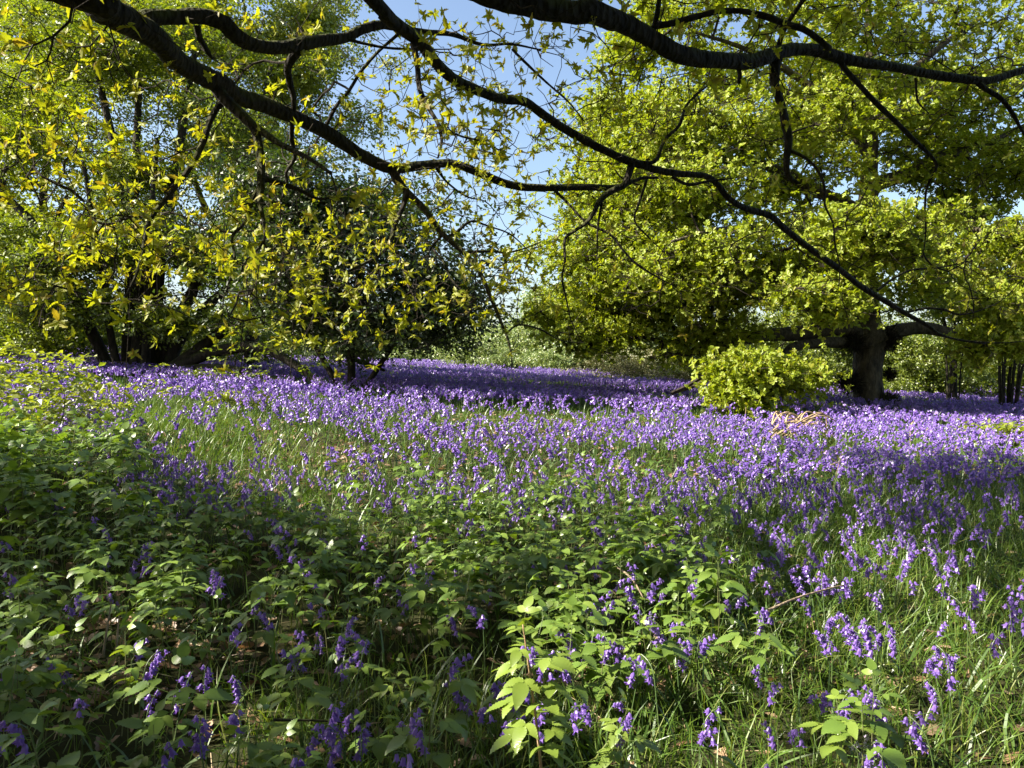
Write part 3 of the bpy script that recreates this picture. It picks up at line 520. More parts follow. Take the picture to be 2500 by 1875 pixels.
bush('hawthorn_bush', 'small yellow green bush on the crest below the sky gap', 'bush', 1125, 797, 42, .9, .6, 1, 60, 'light', SPR, 22, 1.0, 1.7, 3, 'bushes along the crest', .4)
bush('hawthorn_bush', 'broad green bush on the crest left of the bramble scrub', 'bush', 1235, 782, 40, 2.3, 1.1, 1.6, 200, 'far', SPR, 24, 1.0, 1.7, 4, 'bushes along the crest', .4)
bush('bramble_scrub', 'pale tangle of bramble and dead stems under the oak skirt', 'bush', 1370, 800, 35, 2.6, .85, 1.5, 260, 'scrub', SPR, 16, .6, 1.2, 10, 'bramble scrub along the wood edge', .35, bark='palewood')
bush('bramble_scrub', 'brownish bramble scrub between the pale tangle and the leafy bough', 'bush', 1510, 810, 31, 2.2, .85, 1.4, 230, 'scrub', SPR, 15, .6, 1.2, 10, 'bramble scrub along the wood edge', .35, bark='palewood')
for (px, py, d, rx, rz, n, lab) in ((1610, 770, 30, 2.8, 1.6, 260, 'green thicket bush directly left of the burred trunk, behind it'), (1780, 740, 31, 2.8, 2.1, 260, 'taller thicket bush right behind the low left limb of the old oak'), (1990, 790, 29, 2.6, 1.7, 260, 'dark thicket bush just right of the burred trunk'), (2150, 740, 31, 3.0, 2.3, 260, 'tall thicket bush behind the bundle of thin hazel stems'), (2290, 800, 28, 2.2, 1.6, 170, 'thicket bush cut by the right edge')):
    bush('thicket_bush', lab, 'bush', px, py, d, rx, rz, 2.0, n, 'green', SPR, 22, .9, 1.5, 6, 'thicket behind the old oak', .5, px*.01)
for (px, py, d, rx, rz, n, lab) in ((60, 720, 27, 3.0, 1.3, 200, 'leafy thicket at the left edge behind the coppice'), (480, 750, 30, 3.2, .9, 160, 'low thicket seen through the arching coppice limbs'), (-60, 760, 20, 1.6, .8, 90, 'small thicket by the left border of the bluebells')):
    bush('thicket_bush', lab, 'bush', px, py, d, rx, rz, 2.0, n, 'green', SPR, 22, .9, 1.5, 5, 'thicket behind the coppice', .5, 0)
def hazel_clump(px, d, n, lab, h, spreadx):
    b = onground(px*D2, d); st = []
    for k in range(n):
        a, a2 = rng.uniform(-1, 1), rng.uniform(-1, 1); s = b+np.array([a*.22, a2*.2, -.12]); e = b+np.array([a*spreadx, a2*spreadx*.6, h*rng.uniform(.7, 1.05)]); m_ = s*.55+e*.45+np.array([-a*.25, 0, .15]); r = rng.uniform(.022, .05)
        st.append(np.array([[*s, r], [*m_, r*.75], [*e, r*.3]]))
    tree('hazel_tree', lab, 'tree', b, st, [], [(110, b+np.array([0, 0, h*.85]), (spreadx*1.3, 1.3, h*.3))], SPR, M['green'], M['bark3'], 16, .5, .5, .45, .005, .8, .9, 1.4, group='hazel clumps at the right', K=6, tw=M['twig'], stem_name='stem')
hazel_clump(2165, 21, 13, 'bundle of thin dark hazel stems beside the right edge', 4.2, 1.1)
hazel_clump(2060, 24, 9, 'slimmer hazel clump between the burred trunk and the thicker bundle', 4.0, .9)
def treeline():
    n = 2600; a = np.concatenate([rng.uniform(-.95, .95, n)]); d = rng.uniform(75, 105, n); x, y = np.sin(a)*d, np.cos(a)*d
    hgt = 4.0+2.0*vnoise(a*14, a*3, 1, 2)+1.2*vnoise(a*40, a, 1, 5); T = ground(x, y); T[:, 2] += rng.uniform(0, 1, n)**.8*np.maximum(hgt, 1.2)
    q = np.repeat(T, 14, 0)+rng.normal(0, .9, (n*14, 3)); mb = MB(); scatter(mb, SPR, q, .6, None, 3, 5.5)
    tag(mb.build('distant_woods', M['far']), 'far belt of woodland beyond the glade', 'woods', None, 'stuff')
treeline()
# ------------------------------------------------------------------ the flowering wood floor
def bell_tpl(n=6, rings=3):
    if rings == 3: R = [(.0028, 0), (.0056, -.0045), (.0062, -.0135)]
    elif rings == 2: R = [(.004, 0), (.0068, -.013)]
    else: R = [(.003, 0)]
    V, f = [], []; th = np.arange(n)*2*np.pi/n
    for r, z in R: V += [(r*math.cos(t), r*math.sin(t), z) for t in th]
    k = len(R)-1
    for i in range(k):
        for j in range(n):
            a, b = i*n+j, i*n+(j+1) % n; f += [(a, b, b+n), (a, b+n, a+n)]
    b0 = len(V)
    for j in range(n):
        t = th[j]+math.pi/n; V.append((.0105*math.cos(t), .0105*math.sin(t), -.0185))
        V.append((.0135*math.cos(t), .0135*math.sin(t), -.0168)); a, b = k*n+j, k*n+(j+1) % n
        f.append((a, b, b0+2*j)); 
        if rings == 3: f.append((a, b0+2*j, b0+2*j+1)); f.append((b, b0+2*j+1, b0+2*j))
    if rings == 3: V.append((0, 0, .002)); f += [(j, (j+1) % n, len(V)-1) for j in range(n)]
    return np.array(V), np.array(f)
BELL3, BELL2 = bell_tpl(6, 3), bell_tpl(5, 2)
def cone(n): 
    th = np.arange(n)*2*np.pi/n; V = np.array([(0, 0, .001)]+[(.0105*math.cos(t), .0105*math.sin(t), -.018) for t in th]); return V, np.array([(0, 1+j, 1+(j+1) % n) for j in range(n)])
CONE4, CONE3 = cone(4), cone(3)
def raceme(seed, nb):
    r = np.random.default_rng(seed); H = .33; lean = r.uniform(.0, .03)
    t = np.linspace(0, 1, 10); nod = np.clip((t-.72)/.28, 0, 1)
    x = lean*t**2+.042*nod**1.6; z = H*(t-.10*nod**2.2); y = .008*np.sin(t*3+seed)
    S = np.stack([x, y, z, .0028*(1-.55*t)], -1); bells = []
    for k in range(nb):
        u = .68+.32*(k+.4)/nb; p = np.array([np.interp(u, t, S[:, i]) for i in range(3)]); a = r.uniform(-1.5, 1.5)+(0 if u > .75 else r.uniform(-1, 1))
        out = np.array([math.cos(a), math.sin(a), 0]); pd = p+out*r.uniform(.011, .022)*(1.25-.5*(u-.68)/.32)+np.array([0, 0, r.uniform(-.002, .005)])
        axis = unit((np.array([0, 0, 1.0])-out*r.uniform(.15, .75))[None])[0]
        bells.append((p, pd, axis, r.uniform(.95, 1.3)*(1.1-.3*(u-.68)/.32), r.uniform(0, 6)))
    return S, bells
NB = [5, 6, 7, 8, 9, 10]; RAC = [raceme(100+i, n) for i, n in enumerate(NB)]
def stem_mb(S, bells, K, step):
    mb = MB(); L = smooth_line(S, step) if step else S[[0, 4, 6, 8, 9]]
    segs(mb, L[:-1, :3], L[1:, :3], L[:-1, 3], L[1:, 3], K)
    if step: segs(mb, np.array([b[0] for b in bells]), np.array([b[1] for b in bells]), np.full(len(bells), .0011), np.full(len(bells), .0009), 3)
    return mb
def head_geo(bells, tpl):
    mb = MB(); ax = np.array([b[2] for b in bells]); T = np.array([b[1] for b in bells]); R = frames(ax, np.array([b[4] for b in bells]))*np.array([b[3] for b in bells])[:, None, None]
    stamp(mb, tpl, R, T); return np.concatenate(mb.v), np.concatenate([f for f, _ in mb.f])
STEM_ME = [stem_mb(S, b, 5, .03).mesh('bluebell_stem', [M['bstem']]) for S, b in RAC]
_b = MB(); _b.add(*BELL3); BELL_ME = _b.mesh('bluebell_flower', [M['bell']])
_b = MB(); _b.add(*BELL3); BELLP_ME = _b.mesh('pale_bluebell_flower', [M['bellpale']])
HEAD_ME = []
for S, b in RAC:
    _b = MB(); _b.add(*head_geo(b, BELL3)); HEAD_ME.append(_b.mesh('bluebell_flower_head', [M['bell']]))

# where things grow, read as densities per square metre
def floor_points(n, dz, y0=1.3, y1=46, pw=1.0):
    """random ground points in the wedge in front of the viewer"""
    y = (rng.uniform(0, 1, n)*(y1**(3-pw)-y0**(3-pw))+y0**(3-pw))**(1/(3-pw)); w = .72*y+.9; x = rng.uniform(-1, 1, n)*w
    P = ground(x, y); Q = P.copy(); Q[:, 2] += dz; px, py, d = proj(Q)
    per = (y**(2-pw))/((y1**(3-pw)-y0**(3-pw))/(3-pw))/(2*w)*n   # candidates per square metre
    return P, px/D2, py/D2, d, per
def band(v, a, b, s=25): return sstep(a-s, a+s, v)*(1-sstep(b-s, b+s, v))
def bell_dens(P, X, Y):
    n1 = vnoise(P[:, 0], P[:, 1], 1.1, 1); n2 = vnoise(P[:, 0], P[:, 1], .45, 4); X = X+50*n1; Y = Y+18*n2
    far = band(Y, -400, 985)*44*np.clip(.6+.8*n2+.9*n1, .06, 1)
    far *= 1-.85*np.exp(-((X-330)/150)**2-((Y-885)/22)**2)-.0
    far *= 1-.8*np.exp(-((X-480)/90)**2-((Y-950)/30)**2)
    far *= np.where((X < 230) & (Y > 880), .25, 1)
    m = band(Y, 985, 1100)*(sstep(1430, 1560, X)*55+(1-sstep(1430, 1560, X))*sstep(260, 340, X)*42+3)
    m2 = band(Y, 1100, 1240)*(sstep(1540, 1680, X)*38*(1-.7*sstep(2040, 2120, X))+8)
    m3 = band(Y, 1240, 1420)*(sstep(1300, 1420, X)*34*(1-.65*sstep(2040, 2120, X))+9)
    m4 = band(Y, 1420, 3000)*(sstep(1200, 1300, X)*30*(1-.6*sstep(2040, 2120, X))+(1-sstep(1200, 1300, X))*(10+16*sstep(450, 600, X)))
    return far+(m+m2+m3+m4)*np.clip(.9+.8*n1, .25, 1.5)
def rasp_dens(P, X, Y):
    n1 = vnoise(P[:, 0], P[:, 1], 1.3, 8); X = X+60*n1; Y2 = Y+25*n1
    xb = 1600-np.clip(Y-1180, 0, 400)*.75
    c = band(Y2, 1035, 1500)*(1-sstep(xb-60, xb+60, X))*26
    l = (1-sstep(230, 330, X))*band(Y2, 905, 1080)*30
    b = band(Y2, 1500, 2600)*((1-sstep(250, 420, X))*15+4)
    t = band(Y2, 985, 1040)*band(X, 420, 1500, 60)*3
    r = band(Y2, 1240, 1700)*sstep(1300, 1400, X)*(1-sstep(1900, 2100, X))*2.2
    return (np.maximum(c, l)+b+t+r)*np.clip(1.1+1.0*n1+.6*vnoise(P[:, 0], P[:, 1], 2.7, 5), .08, 1.5)
def grass_dens(P, X, Y, d):
    n1 = vnoise(P[:, 0], P[:, 1], 1.6, 6); xb = 1500-np.clip(Y-1180, 0, 400)*.5
    g = 110+60*sstep(1000, 1100, Y)
    g += band(Y, 1060, 3000)*sstep(xb-60, xb+120, X)*2700*np.clip(1+.4*n1, .4, 1.4)
    g += band(Y, 1440, 3000)*band(X, 500, xb, 90)*800
    g += band(Y, 860, 1075)*110*np.clip(.6+n1, 0, 1.5)
    g += 1400*np.exp(-((X-330)/150)**2-((Y-890)/26)**2)+900*np.exp(-((X-480)/120)**2-((Y-955)/35)**2)
    return g*np.where(d > 16, .22, np.where(d > 8, .55, 1))

ZX = [(0, 'far left'), (330, 'left'), (720, 'left of centre'), (1000, 'centre'), (1300, 'right of centre'), (1650, 'right'), (1980, 'far right')]
ZY = [(0, 'distant rows'), (1130, 'middle distance'), (1260, 'near middle'), (1370, 'front rows'), (1480, 'very front'), (1580, 'bottom edge')]
def zone(X, Y):
    a = [n for v, n in ZX if X >= v or v == 0][-1]; b = [n for v, n in ZY if Y >= v or v == 0][-1]
    return a, b
_used = {}
def uniq(base, options):
    """first wording of options that no other thing of the kind has"""
    for o in options:
        s = base % o
        if s not in _used: _used[s] = 1; return s
    s = base % options[-1]; _used[s] = _used.get(s, 0)+1; return s
NUM = {5: 'five', 6: 'six', 7: 'seven', 8: 'eight', 9: 'nine', 10: 'ten'}

def bluebells():
    P, X, Y, d, per = floor_points(260000, .30, 1.5, 48, .55)
    ok = rng.random(len(P)) < bell_dens(P, X, Y)*np.where(d > 20, .6, 1)/per
    ok &= (X > -150) & (X < 2360) & (d > 1.75)
    P, X, Y, d = P[ok], X[ok], Y[ok], d[ok]
    n = len(P); inn = (X > 25) & (X < 2190) & (Y < 1630) & (Y > 0); order = np.argsort(np.where(inn, d, 1e9)); ind = order[:296]
    var = rng.integers(0, 6, n); yaw = rng.uniform(0, 6.283, n); tilt = rng.normal(0, .10, (n, 2)); scl = rng.uniform(.88, 1.22, n)
    def place(k, i, P3, yw, tl, s, bellme, lab, full):
        root = link('bluebell', None); root.location = Vector(P3); root.rotation_euler = (tl[0], tl[1], yw); root.scale = (s, s, s)
        tag(root, lab, 'bluebell', 'bluebells nearest the viewer')
        link('stem', STEM_ME[i], root)
        if full:
            for (p, q, ax, sb, sp) in RAC[i][1]:
                o = link('flower', bellme, root); R = frames(ax[None], np.array([sp]))[0]*sb
                m = Matrix.Identity(4)
                for a in range(3):
                    for b in range(3): m[a][b] = R[a, b]
                m.translation = Vector(q); o.matrix_local = m
        else: link('flower_head', HEAD_ME[i], root)
    # four that stand out in the picture
    for (px, py, dd, i, me, lab, s) in ((668, 1568, 2.45, 4, BELL_ME, 'brightest violet bluebell, alone in sun in the dark bottom edge, left of centre', 1.25), (300, 1365, 3.1, 2, BELL_ME, 'pale lilac sunlit bluebell alone over the bramble at the lower left', 1.1), (1858, 1578, 2.5, 1, BELLP_ME, 'almost white bluebell low in the bright grass near the bottom right', .95), (1800, 1240, 4.1, 3, BELLP_ME, 'whitish tall bluebell standing above the violet ones at the right', 1.2)):
        q = pt(px*D2, py*D2, dd); z = float(hz(q[0], q[1])); s2 = max(.6, (q[2]-z)/.315); place(0, i, (q[0]-.03, q[1], z), 0, (0, 0), min(s2, 1.6), me, lab, True)
    for k, j in enumerate(ind):
        a, b = zone(X[j], Y[j]); nb = NUM[NB[var[j]]]
        up = (Matrix.Rotation(yaw[j], 3, 'Z')@Vector((1, 0, 0))); dirn = ('nodding right' if up.x > .5 else 'nodding left' if up.x < -.5 else 'nodding forward' if up.y < 0 else 'nodding away')
        size = 'tall' if scl[j] > 1.1 else 'short' if scl[j] < .98 else 'mid sized'
        opts = [('', ''), (size+' ', ''), (size+' ', ' among close neighbours'), (size+' ', ' beside a raspberry leaf')][:2]
        lab = uniq('%%s%s belled bluebell %s, %s of the %s%%s' % (nb, dirn, {'centre': 'in the centre', 'left of centre': 'left of the centre', 'right of centre': 'right of the centre'}.get(a, 'on the '+a), b), opts)
        place(k, var[j], P[j], yaw[j], tilt[j], scl[j], BELL_ME, lab, k < 100)
    rest = np.ones(n, bool); rest[ind] = False
    mb = MB(); far = d > 13; mid = (d > 7) & ~far
    tl = frames(np.concatenate([tilt, np.ones((n, 1))], 1), yaw)
    for lod, sel, tp, K, st, kk in ((0, rest & ~far & ~mid, BELL2, 3, .06, 1.0), (1, rest & mid, CONE4, 3, 0, 1.12), (2, rest & far, CONE3, 3, 0, 1.3)):
        for v in range(6):
            q = sel & (var == v); R = tl[q]*scl[q][:, None, None]*np.array([1.0, 1.0, 1.0] if lod == 0 else [1.3, 1.3, 1.0])*kk
            bl = RAC[v][1]; 
            if lod == 2: bl = [(a, b, c, s*1.15, e) for a, b, c, s, e in bl[::1]]
            stamp(mb, head_geo(bl, tp), R, P[q], 0)
            sm = stem_mb(*RAC[v], K, st); stamp(mb, (np.concatenate(sm.v), np.concatenate([f for f, _ in sm.f])), R, P[q], 1)
    tag(mb.build('bluebell_carpet', [M['bell'], M['bstem']]), 'carpet of violet bluebells running back through the glade', 'bluebells', None, 'stuff')
    print('bluebells', n)
bluebells()

# raspberry canes
def leaflet(L, W, droop, nseg=9):
    t = np.linspace(0, 1, 2*nseg); w = W*.5*(np.sin(np.pi*t**.72)**.85); w[1::2] *= 1.035; w[2::2] *= .975; w[-1] = .0005; w[0] = .001
    x = L*t; z = -droop*L*t**2; up = np.abs(w)*.32; plt = .0009*L/.06*np.where(np.arange(len(t)) % 2, 1, -1)
    V = np.concatenate([np.stack([x+.0012*(np.arange(len(t)) % 2), w, z+up-.5*w**2/ max(W, .01)+plt], -1), np.stack([x, 0*x, z], -1), np.stack([x+.0012*(np.arange(len(t)) % 2), -w, z+up-.5*w**2/max(W, .01)+plt], -1)]); n = len(t); f = []
    for i in range(n-1):
        for q in ((i, n+i, n+i+1, i+1), (n+i, 2*n+i, 2*n+i+1, n+i+1)): f += [(q[0], q[1], q[2]), (q[0], q[2], q[3])]
    return V, np.array(f)
def compound(seed, L):
    r = np.random.default_rng(seed); mb = MB(); pe = L*r.uniform(.6, .9); tip = np.array([pe, 0, pe*.25])
    segs(mb, np.array([[0, 0, 0]]), tip[None], [.0012], [.0009], 3)
    f0 = mb.f[0][0]; mb.f[0] = (np.concatenate([f0[:, :3], f0[:, [0, 2, 3]]]), 0)
    for a, sc_, off in ((0, 1.0, .18), (1.15, .78, 0), (-1.15, .78, 0)):
        V, Fc = leaflet(L*sc_*r.uniform(.92, 1.08), L*sc_*r.uniform(.56, .68), r.uniform(.2, .65)); R = rot('Z', a+r.uniform(-.15, .15))@rot('Y', r.uniform(-.25, .2))@rot('X', r.uniform(-.25, .25))
        mb.add(V@R.T+tip+np.array([off*L, 0, 0]), Fc)
    return mb
CMP = [compound(300+i, .074) for i in range(4)]; CMP_ME = [m.mesh('raspberry_compound_leaf', [M['rasp']], True) for m in CMP]; CMPN_ME = [m.mesh('young_raspberry_compound_leaf', [M['raspnew']], True) for m in CMP]
def geo(mb): return np.concatenate(mb.v), np.concatenate([f for f, _ in mb.f])
def rplant(seed, H=.42, nl=8, lo=.42, sz=1.0):
    r = np.random.default_rng(seed); t = np.linspace(0, 1, 6); S = np.stack([.05*r.uniform(-1, 1)*t**2, .05*r.uniform(-1, 1)*t**2, H*t, .0030*(1-.55*t)], -1); lv = []
    for k in range(nl):
        u = lo+(1-lo)*(k+.5)/nl; p = np.array([np.interp(u, t, S[:, i]) for i in range(3)]); az = k*2.4+r.uniform(-.4, .4); el = r.uniform(-.15, .25)+.75*(u > .93)
        lv.append((p, rot('Z', az)@rot('Y', -el), sz*r.uniform(.85, 1.25)*(1.1 if u < .85 else .72), int(r.integers(0, 4))))
    return S, lv
RP = [rplant(400+i, .42, n) for i, n in enumerate((6, 7, 7, 8, 8, 9))]
def rp_stem(S): 
    mb = MB(); L = smooth_line(S, .05); segs(mb, L[:-1, :3], L[1:, :3], L[:-1, 3], L[1:, 3], 5); return mb
RSTEM_ME = [rp_stem(S).mesh('raspberry_stem', [M['rstem']]) for S, _ in RP]
def rp_fol(lv):
    mb = MB()
    for p, R, s, k in lv: V, Fc = geo(CMP[k]); mb.add(V@R.T*s+p, Fc)
    return mb
RF = [rp_fol(lv) for _, lv in RP]; RFOL_ME = [m.mesh('raspberry_foliage', [M['rasp']], True) for m in RF]
def leaf_child(root, lv, mes):
    for p, R, s, k in lv:
        o = link('leaf', mes[k], root); m = Matrix.Identity(4)
        for a in range(3):
            for b in range(3): m[a][b] = R[a, b]*s
        m.translation = Vector(p); o.matrix_local = m
def raspberries():
    P, X, Y, d, per = floor_points(60000, .40, 1.6, 14, .8)
    ok = (rng.random(len(P)) < rasp_dens(P, X, Y)/per) & (X > -200) & (X < 2350) & (d > 1.9); ok &= ~((np.abs(X-1150) < 110) & (Y > 1500))
    P, X, Y, d = P[ok], X[ok], Y[ok], d[ok]; n = len(P)
    inn = (X > 10) & (X < 2200) & (Y < 1650); ind = np.argsort(np.where(inn, d, 1e9))[:297]
    var = rng.integers(0, 6, n); yaw = rng.uniform(0, 6.283, n); tilt = rng.normal(0, .09, (n, 2)); scl = rng.uniform(.62, 1.02, n)*(1+.35*(X < 320)*(d > 5))
    # the tall fresh plant at the bottom of the picture, on a bare tan cane
    S = np.array([[.02, 0, 0, .0048], [.025, 0, .2, .0045], [.012, .01, .36, .004], [-.005, 0, .5, .0034], [-.03, 0, .68, .002]]); _, lv = rplant(77, .70, 26, .40, .80)
    q = pt(1152*D2, 1600*D2, 2.3); root = link('raspberry_plant', None); root.location = (q[0], q[1], float(hz(q[0], q[1]))); tag(root, 'bright lime raspberry plant on a bare tan cane at the bottom centre', 'raspberry plant', 'raspberry plants')
    mb = MB(); tube(mb, S, .02, 8, .06, .002, 3); mb.build('stem', M['cane'], root, True)
    lv = [(np.array([np.interp(p[2], S[:, 2], S[:, 0]), np.interp(p[2], S[:, 2], S[:, 1]), p[2]]), R, s, k) for p, R, s, k in lv]; leaf_child(root, lv, CMPN_ME)
    for k, j in enumerate(ind):
        a, b = zone(X[j], Y[j]); nl = {6: 'six', 7: 'seven', 8: 'eight', 9: 'nine'}[len(RP[var[j]][1])]; size = 'tall' if scl[j] > .9 else 'low' if scl[j] < .74 else 'middling'
        lean = 'leaning right' if tilt[j, 1] > .05 else 'leaning left' if tilt[j, 1] < -.05 else 'leaning forward' if tilt[j, 0] < -.04 else 'leaning back' if tilt[j, 0] > .04 else 'standing upright'
        lab = uniq('%%sgreen %s leaved raspberry plant %s, %s of the %s%%s' % (nl, lean, {'centre': 'in the centre', 'left of centre': 'left of the centre', 'right of centre': 'right of the centre'}.get(a, 'on the '+a), b), [('', ''), (size+' ', '')])
        root = link('raspberry_plant', None); root.location = Vector(P[j]); root.rotation_euler = (tilt[j, 0], tilt[j, 1], yaw[j]); s = float(scl[j]); root.scale = (s, s, s); tag(root, lab, 'raspberry plant', 'raspberry plants')
        link('stem', RSTEM_ME[var[j]], root)
        if k < 70: leaf_child(root, RP[var[j]][1], CMP_ME if rng.random() > .2 else CMPN_ME)
        else: link('foliage', RFOL_ME[var[j]], root)
    rest = np.ones(n, bool); rest[ind] = False; mb = MB(); tl = frames(np.concatenate([tilt, np.ones((n, 1))], 1), yaw)
    for v in range(6):
        q = rest & (var == v); R = tl[q]*scl[q][:, None, None]; stamp(mb, geo(RF[v]), R, P[q], 0); sm = rp_stem(RP[v][0]); stamp(mb, geo(sm), R, P[q], 1)
    tag(mb.build('raspberry_undergrowth', [M['rasp'], M['rstem']], None, True), 'mass of raspberry leaves filling the ground between the flowers', 'undergrowth', None, 'stuff')
    print('rasp', n)
raspberries()

def blade(seed, L, w, bend, n=4):
    t = np.linspace(0, 1, n+1); a = bend*t; x = np.concatenate([[0], np.cumsum(np.sin(a[1:])*L/n)]); z = np.concatenate([[0], np.cumsum(np.cos(a[1:])*L/n)])
    ww = w*.5*(1-t**2.2)+.0002; V = np.concatenate([np.stack([x, ww, z+.0006], -1), np.stack([x, -ww, z], -1)]); i = np.arange(n)
    return V, np.stack([i, i+1, i+n+2, i+n+1], -1)
GB = [blade(i, L, w, b) for i, (L, w, b) in enumerate(((.26, .0042, .7), (.20, .0038, 1.2), (.30, .005, 1.5), (.16, .0036, .4), (.24, .0045, 2.0), (.22, .004, 1.0)))]
SB = [blade(i, L, w, b, 5) for i, (L, w, b) in enumerate(((.30, .011, 1.3), (.26, .012, 1.9), (.34, .010, .9), (.28, .013, 2.3)))]
def grass():
    P, X, Y, d, per = floor_points(1300000, .12, 1.4, 34, .9); g = grass_dens(P, X, Y, d); ok = (rng.random(len(P)) < g/per) & (X > -250) & (X < 2450)
    P, X, Y, d = P[ok], X[ok], Y[ok], d[ok]; n = len(P); mb = MB()
    tl = frames(np.concatenate([rng.normal(0, .28, (n, 2)), np.ones((n, 1))], 1), rng.uniform(0, 6.283, n)); wd = np.where(d > 16, 2.6, np.where(d > 8, 1.6, 1.0)); hs = rng.uniform(.55, 1.15, n)
    Rm = tl*np.stack([hs, wd*hs**.5, hs], -1)[:, None, :]; v = rng.integers(0, 6, n)
    for k in range(6): stamp(mb, GB[k], Rm[v == k], P[v == k], 0)
    P, X, Y, d, per = floor_points(160000, .12, 1.4, 20, .9); g = 40+bell_dens(P, X, Y)*3.0; g = g*np.where(d > 8, .5, 1); ok = (rng.random(len(P)) < g/per) & (X > -250) & (X < 2450); P, d = P[ok], d[ok]; m = len(P)
    tl = frames(np.concatenate([rng.normal(0, .35, (m, 2)), np.ones((m, 1))], 1), rng.uniform(0, 6.283, m)); hs = rng.uniform(.6, 1.1, m); Rm = tl*np.stack([hs, np.where(d > 8, 1.5, 1)*hs**.5, hs], -1)[:, None, :]; v = rng.integers(0, 4, m)
    for k in range(4): stamp(mb, SB[k], Rm[v == k], P[v == k], 1)
    tag(mb.build('grass', [M['grass'], M['strap']]), 'fresh grass and strap shaped bluebell leaves', 'grass', None, 'stuff'); print('grass', n, m)
grass()
def litter():
    P, X, Y, d, per = floor_points(60000, .02, 1.4, 16, .9); g = 40+500*np.exp(-((X-255)/170)**2-((Y-1430)/110)**2); ok = rng.random(len(P)) < g/per; P = P[ok]; n = len(P)
    V, Fc = lobed_leaf(.075, .04, .12); V = V-np.array([.03, 0, 0]); mb = MB(); R = frames(rng.normal(0, .3, (n, 3))+np.array([0, 0, 1.0]), rng.uniform(0, 6.28, n))*rng.uniform(.7, 1.3, n)[:, None, None]
    stamp(mb, (V, Fc), R, P+np.array([0, 0, .02])); a = P[:1500]; az = rng.uniform(0, 6.28, len(a)); L = rng.uniform(.05, .22, len(a)); dv = np.stack([np.cos(az), np.sin(az), rng.normal(0, .15, len(a))], -1)*L[:, None]
    segs(mb, a+[0, 0, .03], a+dv+[0, 0, .035], np.full(len(a), .0022), np.full(len(a), .0014), 4, 1)
    tag(mb.build('leaf_litter', [M['litter'], M['bracken']]), 'brown fallen oak leaves and bits of dry stalk', 'leaf litter', None, 'stuff')
litter()

# dead bracken, sticks, saplings and leafy clumps
def stalks(name, lab, cat, lists, mat='bracken', group=None, r=.004):
    b = lists[0][0].copy(); b[2] = float(hz(b[0], b[1])); root = link(name, None); root.location = Vector(b); tag(root, lab, cat, group)
    for k, P in enumerate(lists):
        P = np.array(P); q = np.concatenate([P-b, np.linspace(r, r*.45, len(P))[:, None]], 1); mb = MB(); tube(mb, q, .03, 6, .06, .003, k*1.3); mb.build('stalk' if mat == 'bracken' else 'stem', M[mat], root, True)
def dpts(pts, d, dd=0):
    a = np.array(pts, float); return pt(a[:, 0]*D2, a[:, 1]*D2, np.linspace(d, d+dd, len(a)))
G1 = 'dead bracken stalks in the glade'
heap = [dpts([(1690+rng.uniform(-50, 30), 945), (1705+rng.uniform(-40, 70), 896+rng.uniform(-8, 20)), (1760+rng.uniform(-90, 90), 945+rng.uniform(-14, 8))], 12.0+rng.uniform(-.5, .5), .3) for _ in range(30)]
stalks('dead_bracken', 'sunlit heap of tan dead bracken left of the burred trunk', 'dead bracken', heap, group=G1, r=.014)
stalks('dead_bracken', 'bent orange bracken stalk folded like a tent right of the heap', 'dead bracken', [dpts([(1965, 962), (1972, 912), (2010, 945), (2030, 968)], 12, .2), dpts([(2000, 930), (2020, 920), (2030, 950)], 12)], group=G1, r=.009)
stalks('dead_bracken', 'forked pale bracken stalk lying over dark bluebells at the right', 'dead bracken', [dpts([(2010, 972), (2060, 1000), (2120, 1022)], 9.2, -.2), dpts([(2075, 1003), (2062, 980), (2068, 962)], 9.1), dpts([(2010, 1012), (2070, 1016), (2125, 1012)], 9), dpts([(2125, 1012), (2085, 1034)], 9)], group=G1, r=.0055)
stalks('dead_bracken', 'tall thin straight dead stalk with crossed top at the right', 'dead bracken', [dpts([(1782, 1180), (1790, 1120), (1800, 1050), (1812, 1000), (1818, 975)], 6.6), dpts([(1792, 1005), (1832, 990)], 6.6), dpts([(1795, 990), (1826, 1012)], 6.6)], group=G1, r=.0035)
stalks('dead_bracken', 'upright dead stalk near the right border among dark bluebells', 'dead bracken', [dpts([(2155, 1060), (2160, 1020), (2148, 960)], 8.6), dpts([(2160, 1025), (2170, 990)], 8.6)], group=G1, r=.005)
stalks('dead_bracken', 'arched brown stalk over the bramble left of the centre', 'dead bracken', [dpts([(320, 1010), (380, 996), (430, 1006), (460, 1030)], 8), dpts([(452, 1030), (455, 990), (450, 965)], 8)], group=G1, r=.006)
stalks('dead_bracken', 'leaning pale stalk in the sunny band at the centre', 'dead bracken', [dpts([(1240, 1010), (1262, 985), (1290, 960)], 9.6), dpts([(1270, 1000), (1300, 975)], 9.5)], group=G1, r=.006)
stalks('dead_bracken', 'pair of straight tan stalks below the hanging leafy bough', 'dead bracken', [dpts([(1610, 925), (1611, 880)], 14), dpts([(1632, 930), (1636, 885)], 14)], group=G1, r=.009)
stalks('dead_bracken', 'loose pale stalks leaning in the sun under the oak skirt', 'dead bracken', [dpts([(1400, 905), (1425, 868), (1470, 862)], 17), dpts([(1330, 890), (1370, 875), (1440, 880)], 18), dpts([(1480, 905), (1440, 880)], 17)], group=G1, r=.014)
G2 = 'fallen sticks'
stalks('fallen_stick', 'curved grey stick poking out of the raspberry leaves right of the centre', 'stick', [dpts([(1335, 1225), (1365, 1250), (1388, 1290)], 4.0, -.2)], 'palewood', G2, .007)
stalks('fallen_stick', 'long pale stick leaning among the lit bluebells at the lower right', 'stick', [dpts([(1660, 1318), (1720, 1292), (1790, 1272), (1830, 1262)], 3.5, .3)], 'palewood', G2, .006)
